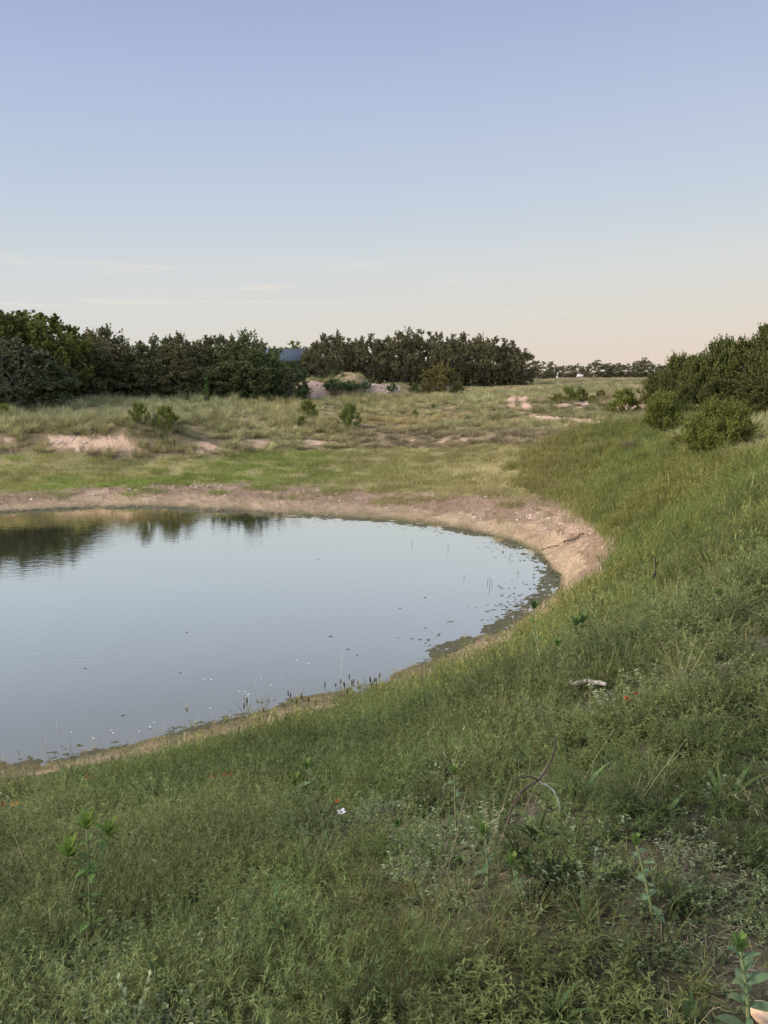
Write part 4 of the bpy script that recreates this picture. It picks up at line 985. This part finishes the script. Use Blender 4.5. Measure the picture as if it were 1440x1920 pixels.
# ------------------------------------------------------------------ foreground plants and sticks
M_MILK = leaf_mat('milkweed_leaf', (.10,.155,.075), var=.15, trans=.25, rough=.5)
M_MILKTOP = leaf_mat('milkweed_bud', (.13,.20,.05), var=.15, trans=.35)
M_STEM = leaf_mat('green_stem', (.15,.18,.075), var=.08, trans=.0)
def oval(mb, p, d, L, w, cup=.25, droop=.2):
    """broad oval leaf with a fold along the midrib"""
    d = d/np.linalg.norm(d); side = np.cross(d, (0, 0, 1.)); side /= np.linalg.norm(side)+1e-9; up = np.cross(side, d)
    rows = 6; V = []
    for i in range(rows+1):
        t = i/rows; ww = w*.5*math.sin(math.pi*min(1, .06+t*.92))**.75 if i < rows else .001
        c = p+d*L*t+np.array([0, 0, -droop*L*t*t])
        V += [c-side*ww+up*ww*cup, c, c+side*ww+up*ww*cup]
    q = []
    for i in range(rows): q += [(3*i, 3*i+1, 3*i+4, 3*i+3), (3*i+1, 3*i+2, 3*i+5, 3*i+4)]
    mb.add(V, q)
def px_pt(u, v, y):
    d = ray(u, v); t = y/d[1]; return np.array([d[0]*t, y, EYE+d[2]*t])
def milkweed(label, ub, vb, ut, vt, leaf=.055, pairs=7, bare=0, branches=(), topleaf=.04, tint=(1, 1, 1), toptint=(1, 1, 1)):
    b = hit(ub, vb); y = b.y; top = px_pt(ut, vt, y+.02); B = np.array(b)
    e = empty('milkweed', b); tag(e, label, 'milkweed plant', 'milkweed plants on the bank'); leaf *= 1.2; topleaf *= 1.1
    st = MB(); lf = MB(); R = top-B; hh = np.linalg.norm(R)
    def shoot(a, c, r, pr, ll, az0):
        mid = (a+c)/2+np.array([rnd.gauss(0, .05)*hh, rnd.gauss(0, .03)*hh, 0]); tube(st, [a*(1-q)**2+2*mid*q*(1-q)+c*q*q for q in np.linspace(0, 1, 8)], np.linspace(r*.8, r*.45, 8), 6)
        for k in range(pr):
            t = (k+.6)/pr*.92; p = a*(1-t)**2+2*mid*t*(1-t)+c*t*t; az = az0+k*math.pi/2+rnd.uniform(-.2, .2)
            sz = ll*(1.0-.25*t)
            for s in (0, math.pi):
                q_ = sz*rnd.uniform(.65, 1.2); a_ = az+s+rnd.gauss(0, .25); oval(lf, p, np.array([math.cos(a_), math.sin(a_), .3+.5*t+rnd.gauss(0, .3)]), q_, q_*rnd.uniform(.36, .5), rnd.uniform(.05, .5), rnd.uniform(0, .6))
        tp = MB()
        for k in range(9):
            az = k*2.4; e_ = (.45, .95)[k > 3]; d = np.array([math.cos(az)*e_, math.sin(az)*e_, 1.0]); oval(tp, c-np.array([0, 0, .002*k]), d, topleaf*rnd.uniform(.8, 1.2), topleaf*.36, .4, .0)
        o = tp.obj('bud_cluster', M_MILKTOP, e, True); o.color = (*toptint, 1)
    shoot(np.zeros(3), R, .0035+.006*leaf/.055*.5, pairs, leaf, rnd.uniform(0, 1.5))
    for (fu, fv, tu, tv) in branches:
        a = px_pt(fu, fv, y+.01)-B; c = px_pt(tu, tv, y+rnd.uniform(-.05, .05))-B; shoot(a, c, .0032, 4, leaf*.8, rnd.uniform(0, 1.5))
    o = st.obj('stem', M_STEM, e, True); o = lf.obj('leaves', M_MILK, e, True); o.color = (*tint, 1)
    return e
milkweed('branching yellow green milkweed with three bright tips at lower left', 172, 1800, 163, 1548, .055, 9, 0, [(172,1648,205,1562),(170,1645,130,1600)], .055, (.9,1,.6), (1.25,1.2,1))
milkweed('grey green milkweed with round paired leaves in the bottom right corner', 1402, 1965, 1386, 1775, .060, 8, topleaf=.036, tint=(1.1,1.05,1.15), toptint=(.9,.95,1))
milkweed('milkweed with a bright tip left of the forked brown stick', 914, 1665, 905, 1560, .04, 6, topleaf=.036)
milkweed('pale leaning milkweed with blue green leaves in the right foreground', 1226, 1730, 1192, 1578, .042, 7, topleaf=.032, tint=(1.3,1.3,1.4))
milkweed('slim milkweed with a yellow green tip above the bottom centre', 856, 1580, 852, 1448, .034, 7, topleaf=.036, tint=(1.1,1.1,1.1))
milkweed('left of two broad leaved milkweeds left of the white flower', 562, 1530, 552, 1470, .075, 4, topleaf=.07, tint=(1.1,1.15,1.1))
milkweed('right of two broad leaved milkweeds left of the white flower', 596, 1505, 574, 1440, .08, 4, topleaf=.07, tint=(1.3,1.25,1.35))
milkweed('tall milkweed standing against the water at the right end of the pond', 1004, 1265, 1001, 1140, .10, 9, topleaf=.09, tint=(.9,1,.7), toptint=(.6,.7,.8))
milkweed('branching milkweed right of the one against the water', 1094, 1258, 1092, 1165, .09, 5, 0, [(1093,1215,1080,1172)], .08, (1.1,1.1,.9), (.8,.85,1))
milkweed('thin leaning milkweed on the slope below the one against the water', 1068, 1300, 1045, 1208, .05, 7, topleaf=.05, tint=(1.3,1.3,.9), toptint=(.8,.9,.8))
milkweed('small milkweed with a yellow green tip below the forked brown stick', 982, 1700, 960, 1618, .038, 5, topleaf=.036)
milkweed('bare stemmed milkweed with a clipped top near the bottom centre left', 526, 1775, 521, 1642, .03, 9, topleaf=.02, tint=(.9,1,.7))
milkweed('pale spike shaped milkweed on the shadowed edge of the crest at right', 1346, 1165, 1343, 1110, .05, 6, topleaf=.04, tint=(1.5,1.45,1.3))
milkweed('dark green leafy milkweed halfway between the white flower and the slim one', 742, 1610, 745, 1545, .035, 6, topleaf=.03, tint=(.8,.9,.7), toptint=(.6,.7,.9))
# pale seed spikes on the right slope
M_SPIKE = leaf_mat('seed_spike', (.36,.40,.17), var=.2, trans=.1)
def spike_mesh():
    mb = MB(); tube(mb, [(0,0,0),(.01,0,.4),(.0,.01,.8)], [.007,.006,.004], 5)
    for k in range(26):
        t = .35+.65*k/25; blade(mb, (0, 0, .8*t), rdir(.3, 1.1, k*2.4), .05, .016, .2, 2)
    return mb.mesh('seed_spike', M_SPIKE)
SPK = spike_mesh()
spikes = [(1232,925,880,'leftmost pale seed spike in the upper part of the slope'),(1254,930,884,'seed spike second from the left in the upper slope'),(1268,934,897,'short seed spike in the upper slope'),
 (1357,975,925,'pale forked looking seed spike right of centre on the slope'),(1404,950,885,'tall pale seed spike near the right edge'),(1409,1000,940,'seed spike below the tall one near the right edge'),
 (1175,905,880,'small seed spike at the top of the grassy slope'),(1315,920,880,'seed spike in front of the wide juniper bush'),(1340,915,868,'seed spike at the foot of the wide juniper bush'),
 (1234,1090,1040,'seed spike in the middle of the slope'),(1160,1140,1105,'seed spike at the lower end of the slope beside the bare shore'),(1112,938,915,'tiny seed spike at the left side of the slope'),(1430,915,870,'seed spike at the right edge of the picture')]
for u, vb, vt, lb in spikes:
    b = hit(u, vb); h = z_for_v(vt, b.y)-b.z
    o = bpy.data.objects.new('seed_spike', SPK); COL.objects.link(o); o.location = b; s = h/.8; o.scale = (min(s, 1.6), min(s, 1.6), s); o.rotation_euler = (rnd.gauss(0, .06), rnd.gauss(0, .06), rnd.uniform(0, 6))
    tag(o, lb, 'seed spike', 'pale seed spikes on the slope')
# flowers
M_PETW = leaf_mat('white_petal', (.72,.70,.80), var=.05, trans=.3); M_PETO = leaf_mat('orange_petal', (.75,.22,.02), var=.1, trans=.3)
M_PETR = leaf_mat('red_petal', (.22,.03,.012), var=.2, trans=.2); M_HEAD = rough_mat('seed_head', (.020,.012,.009), (.05,.028,.018), 60, .9, .5)
M_PETRO = leaf_mat('red_orange_petal', (.55,.07,.02), var=.1, trans=.2)
def flower(name, label, cat, group, ub, vb, ut, vt, petal, size, n=6, cone=.0, head=M_HEAD, droop=0.0):
    b = hit(ub, vb); t = px_pt(ut, vt-2, b.y-.04); R = t-np.array(b); e = empty(name, b); size *= 1.25; tag(e, label, cat, group)
    mb = MB(); tube(mb, [(0, 0, 0), R*.5+np.array([.01, 0, 0]), R], [.0025, .002, .0016], 5); mb.obj('stem', M_STEM, e)
    if petal:
        mb = MB()
        for k in range(n):
            a = k*2*math.pi/n; oval(mb, R, np.array([math.cos(a), math.sin(a)-.35, .35-droop]), size*rnd.uniform(.85, 1.15), size*.75, .1, .1)
        mb.obj('petal', petal, e)
    mb = MB(); r = size*.32 if petal else size*.5; tube(mb, [R-np.array([0, 0, r*.4]), R+np.array([0, 0, cone*.3]), R+np.array([0, 0, cone+.002])], [r*.7, r, r*.5], 8); mb.obj('flower_head', head, e, True)
flower('white_flower', 'single white flower on a pale stem in the left centre foreground', 'flower', None, 630, 1560, 640, 1525, M_PETW, .020, 5, .004, M_STEM)
flower('orange_flower', 'bright orange flower at the left edge of the picture', 'flower', None, 30, 1545, 27, 1511, M_PETO, .030, 8, .01)
flower('orange_flower', 'small orange flower just above the white flower', 'flower', None, 634, 1535, 632, 1504, M_PETO, .010, 6, .008)
flower('red_flower', 'dark red flower at the left edge beside the orange one', 'flower', None, 6, 1545, 4, 1512, M_PETR, .028, 7, .02)
flower('red_flower', 'larger of the dark red flowers on the near bank left of centre', 'flower', None, 428, 1485, 426, 1452, M_PETR, .040, 7, .02, droop=.4)
flower('red_flower', 'smaller dark red flower left of the larger one on the near bank', 'flower', None, 401, 1485, 400, 1457, M_PETR, .028, 7, .02, droop=.4)
flower('red_flower', 'dark red flower alone near the left end of the pond shore', 'flower', None, 168, 1488, 167, 1456, M_PETR, .035, 7, .02, droop=.4)
flower('red_orange_flower', 'red orange flower beside the grey log on the right', 'flower', None, 1177, 1335, 1176, 1312, M_PETRO, .016, 8, .008)
flower('red_orange_flower', 'fainter red orange flower upper right of the one beside the grey log', 'flower', None, 1192, 1325, 1192, 1303, M_PETRO, .010, 8, .012)
flower('red_flower', 'dark red flower in the middle of the near bank', 'flower', None, 792, 1385, 790, 1361, M_PETR, .03, 7, .02, droop=.4)
flower('red_flower', 'dark red flower right of the two broad leaved milkweeds', 'flower', None, 592, 1480, 589, 1462, M_PETR, .02, 7, .012, droop=.4)
def conehead():
    a = MB(); tube(a, [(0,0,0),(.01,0,.18),(0,0,.36)], [.003,.0025,.002], 4); s = a.mesh('stem', M_STEM)
    b = MB(); tube(b, [(0,0,.335),(0,0,.35),(0,0,.385),(0,0,.40)], [.004,.011,.010,.004], 8); return s, b.mesh('flower_head', M_HEAD, True)
CH = conehead()
heads = []
ORD = ['first','second','third','fourth','fifth','sixth','seventh','eighth','ninth','tenth','eleventh','twelfth','thirteenth','fourteenth','fifteenth','sixteenth','seventeenth','eighteenth','nineteenth']
for (cu, cv, su, sv, n) in ((632,1308,24,12,14),(690,1315,30,16,8),(560,1350,30,8,5),(470,1375,40,8,4),(1200,1130,26,16,6),(640,1330,40,20,5),(1100,1180,30,16,4)):
    for k in range(n):
        heads.append((cu+rnd.uniform(-1, 1)*su, cv+rnd.uniform(-1, 1)*sv+10, cu))
names = {632:'dark seed heads clustered densely beside the pond shore', 690:'dark seed heads right of the dense cluster by the shore', 560:'dark seed heads at the water edge left of the cluster',
         470:'dark seed heads farther left along the near shore', 1200:'dark seed heads on the right slope', 640:'dark seed heads just below the dense cluster', 1100:'dark seed heads near the tall milkweed at the water'}
heads.sort(); cnt = {}
for u, v, key in heads:
    b = hit(u, v)
    if b.z < .1: continue
    cnt[key] = cnt.get(key, 0)+1
    e = empty('coneflower', b, rnd.uniform(0, 6)); e.scale = (.85, .85, rnd.uniform(1.0, 1.5)); tag(e, ORD[cnt[key]-1]+' from left of the '+names[key].replace('clustered densely ', 'clustered ').replace(' against the water', ''), 'coneflower', 'dark coneflower seed heads on the near bank')
    for nm, me in zip(('stem', 'flower_head'), CH):
        o = bpy.data.objects.new(nm, me); COL.objects.link(o); o.parent = e
# sticks
M_STICK = rough_mat('brown_stick', lin(44,36,28), lin(74,62,50), 40, .8, .5)
M_GREYW = rough_mat('grey_wood', lin(122,118,112), lin(164,160,152), 30, .9, .6, (1, 1, 1))
def stick_px(name, label, cat, y0, runs, mat, group=None, partnames=None):
    b = px_pt(runs[0][0][0][0], runs[0][0][0][1], y0); e = empty(name, b); tag(e, label, cat, group)
    for (pts, r0, r1, m_) , nm in zip(runs, partnames):
        P_ = np.array([px_pt(u, v, y0+dy)-b for (u, v, dy) in pts])
        # smooth the run
        k = np.linspace(0, len(P_)-1, len(P_)*4); Q = np.stack([np.interp(k, range(len(P_)), P_[:, i]) for i in range(3)], 1)
        Q[1:-1] = (Q[:-2]+2*Q[1:-1]+Q[2:])/4; Q[1:-1] += np.random.RandomState(len(Q)).normal(0, .0012, Q[1:-1].shape)
        mb = MB(); tube(mb, Q, np.linspace(r0, r1, len(Q)), 8); mb.obj(nm, m_ or mat, e, True)
yb = hit(948, 1572).y
stick_px('forked_stick', 'forked brown stick standing up out of the grass in the right foreground', 'stick', yb,
 [([(948,1575,0),(950,1550,0),(958,1520,.01),(968,1498,.02),(982,1478,.03),(1008,1465,.04),(1022,1445,.05),(1033,1425,.06),(1041,1402,.06),(1042,1384,.07)], .0062, .0030, None),
  ([(1010,1464,.04),(1000,1458,.02),(985,1456,.0),(972,1457,-.02),(962,1463,-.03)], .0034, .0018, None),
  ([(1010,1465,.04),(1024,1472,.03),(1036,1481,.02),(1046,1498,.0),(1050,1515,-.02),(1049,1534,-.03)], .0028, .0040, M_GREYW),
  ([(1041,1380,.07),(1028,1388,.05),(1012,1396,.03)], .0016, .001, None)], M_STICK, None, ['stem', 'side_twig', 'pale_twig', 'side_twig'])
def lying(name, label, u0, v0, u1, v1, r, mat, cat='stick', lift=.03, kink=.03, n=6, group=None):
    a = hit(u0, v0); b = hit(u1, v1); mb = MB(); Pp = []
    for k in range(n+1):
        t = k/n; q = a.lerp(b, t); Pp.append((q.x-a.x+rnd.gauss(0, kink)*(0 < k < n), q.y-a.y, H(q.x, q.y)-a.z+lift+abs(rnd.gauss(0, kink*.5))))
    tube(mb, Pp, np.linspace(r, r*.6, n+1)*np.array([rnd.uniform(.75, 1.15) for _ in range(n+1)]), 7); o = mb.obj(name, mat, None, True, a); tag(o, label, cat, group); return o
lying('log', 'short weathered grey log lying in the grass on the right', 1066, 1302, 1134, 1310, .021, M_GREYW, 'log', .09, .012)
lying('stick', 'pale broken stick lying in the grass at lower left', 244, 1598, 276, 1572, .008, M_GREYW, 'stick', .12, .003, 4)
lying('stick', 'small pale stick right of the branching milkweed', 286, 1645, 302, 1655, .007, M_GREYW, 'stick', .10, .002, 3)
lying('driftwood_branch', 'dark crooked branch lying on the bare shore at the right end of the pond', 1058, 1022, 1094, 1006, .035, M_STICK, 'branch', .04, .08)
lying('driftwood_branch', 'thin dark branch at the water edge below the crooked branch', 1015, 1033, 1048, 1025, .02, M_STICK, 'branch', .03, .05)
lying('stick', 'thin pale stick on the shore beside the green slope', 1122, 1060, 1136, 1078, .012, M_DEAD, 'stick', .03, .02)
lying('stick', 'short thin pale stick crossing beside the first on the shore', 1138, 1072, 1150, 1077, .010, M_DEAD, 'stick', .03, .02)
lying('stick', 'dark twig sticking up right of the small orange bloom area on the crest', 1240, 1380, 1228, 1360, .006, M_STICK, 'stick', .10, .002, 3)
# peach stone in the bottom right corner
import bmesh
bm = bmesh.new(); bmesh.ops.create_icosphere(bm, subdivisions=3, radius=.035)
for v_ in bm.verts: v_.co *= 1+.25*(float(fbm(np.array([v_.co.x*30]), np.array([v_.co.y*30+v_.co.z*20]), 1, 3)[0])-.5); v_.co.z *= .6
me = bpy.data.meshes.new('stone'); bm.to_mesh(me); bm.free(); me.materials.append(rough_mat('peach_stone', (.50,.33,.22), (.62,.45,.33), 30, .8, .4))
o = bpy.data.objects.new('stone', me); COL.objects.link(o); o.location = hit(1432, 1922)+Vector((0, 0, .03)); tag(o, 'peach coloured stone in the very bottom right corner', 'stone')
# reed stems standing in the water
M_REED = rough_mat('pale_reed', (.42,.42,.36), (.55,.54,.47), 20, .8, .1)
M_REEDD = rough_mat('dark_reed', (.05,.06,.03), (.09,.10,.05), 20, .8, .1)
reeds = [(107,1367,1347,0,'leftmost white reed stem standing in the near water'),(85,1396,1380,0,'short white reed stem below the leftmost one'),(173,1403,1372,0,'white reed stem near the shore at lower left'),
 (308,1368,1352,0,'white reed stem in the water beside the near shore'),(375,1352,1340,0,'short reed stem by the dark weed clump'),(466,1318,1298,0,'white reed stem with a flake beside it'),
 (478,1282,1272,0,'small white reed stem above the floating flakes'),(641,1262,1212,0,'tall faint reed stem in front of the dense seed heads'),(918,1100,1068,1,'tallest dark reed of the little group in the right part of the pond'),
 (922,1096,1078,1,'short dark reed in the little group at right'),(914,1094,1080,1,'leftmost dark reed of the little group at right'),(971,1078,1060,1,'dark reed stem close to the right shore'),
 (956,1048,1030,1,'dark reed stem below the far right shore'),(870,1084,1072,1,'dark reed left of the little group'),(772,1022,1004,1,'thin reed in the far water under the shore'),(840,1030,1012,1,'thin reed in the far water right of centre'),
 (978,1180,1140,1,'dark reed at the shore left of the tall milkweed'),(35,1412,1404,1,'dark reed tip at lower left water')]
for u, vb, vt, dk, lb in reeds:
    b = Vector(at_z(u, vb, 0)); h = z_for_v(vt, b.y)*(.6 if dk else .85); mb = MB(); tube(mb, [(0,0,-.1),(.004,0,h*.5),(rnd.uniform(-.03, .03),0,h)], [.005 if b.y < 14 else .006]*2+[.003], 5)
    o = mb.obj('reed', M_REEDD if dk else M_REED, loc=b); tag(o, lb, 'reed', 'single reeds standing in the pond')
# floating flakes
flk = [(134,1372,'p'),(208,1369,'p'),(212,1374,'p'),(175,1384,'p'),(261,1371,'p'),(282,1363,'p'),(289,1355,'p'),(395,1328,'p'),(449,1296,'p'),(459,1297,'p'),(466,1302,'p'),(490,1273,'p'),(508,1284,'p'),(525,1272,'p'),(557,1237,'p'),(579,1244,'p'),(396,1274,'p'),(382,1273,'p'),
       (350,1185,'d'),(338,1261,'d'),(230,1341,'d'),(652,1217,'d'),(670,1228,'d'),(597,1048,'d'),(160,1253,'d'),(620,1193,'d'),(750,1140,'d'),(797,1120,'d')]
M_DLEAF = rough_mat('dark_leaf', (.035,.032,.018), (.07,.06,.03), 30, .7, .1)
flk.sort(); cf = {}
for u, v, k in flk:
    cf[k] = cf.get(k, 0)+1
    b = Vector(at_z(u, v, .006)); mb = MB(); n = 8; s = (.018 if k == 'p' else .04)*rnd.uniform(.7, 1.3)
    V = [(0, 0, .006)]+[(s*math.cos(a*6.283/n)*rnd.uniform(.7, 1.2), s*.45*math.sin(a*6.283/n)*rnd.uniform(.7, 1.2), .0) for a in range(n)]
    mb.add(V, None, [(0, 1+a, 1+(a+1) % n) for a in range(n)]); o = mb.obj('petal' if k == 'p' else 'leaf', M_WHITE if k == 'p' else M_DLEAF, loc=b); o.rotation_euler.z = rnd.uniform(-.5, .5)
    tag(o, ORD[cf[k]-1]+' from the left of the tiny white flakes floating on the water' if k == 'p' else ORD[cf[k]-1]+' from the left of the tiny dark leaves on the open water', 'petal' if k == 'p' else 'leaf', 'white flakes floating on the pond' if k == 'p' else 'dark leaves floating on the pond')
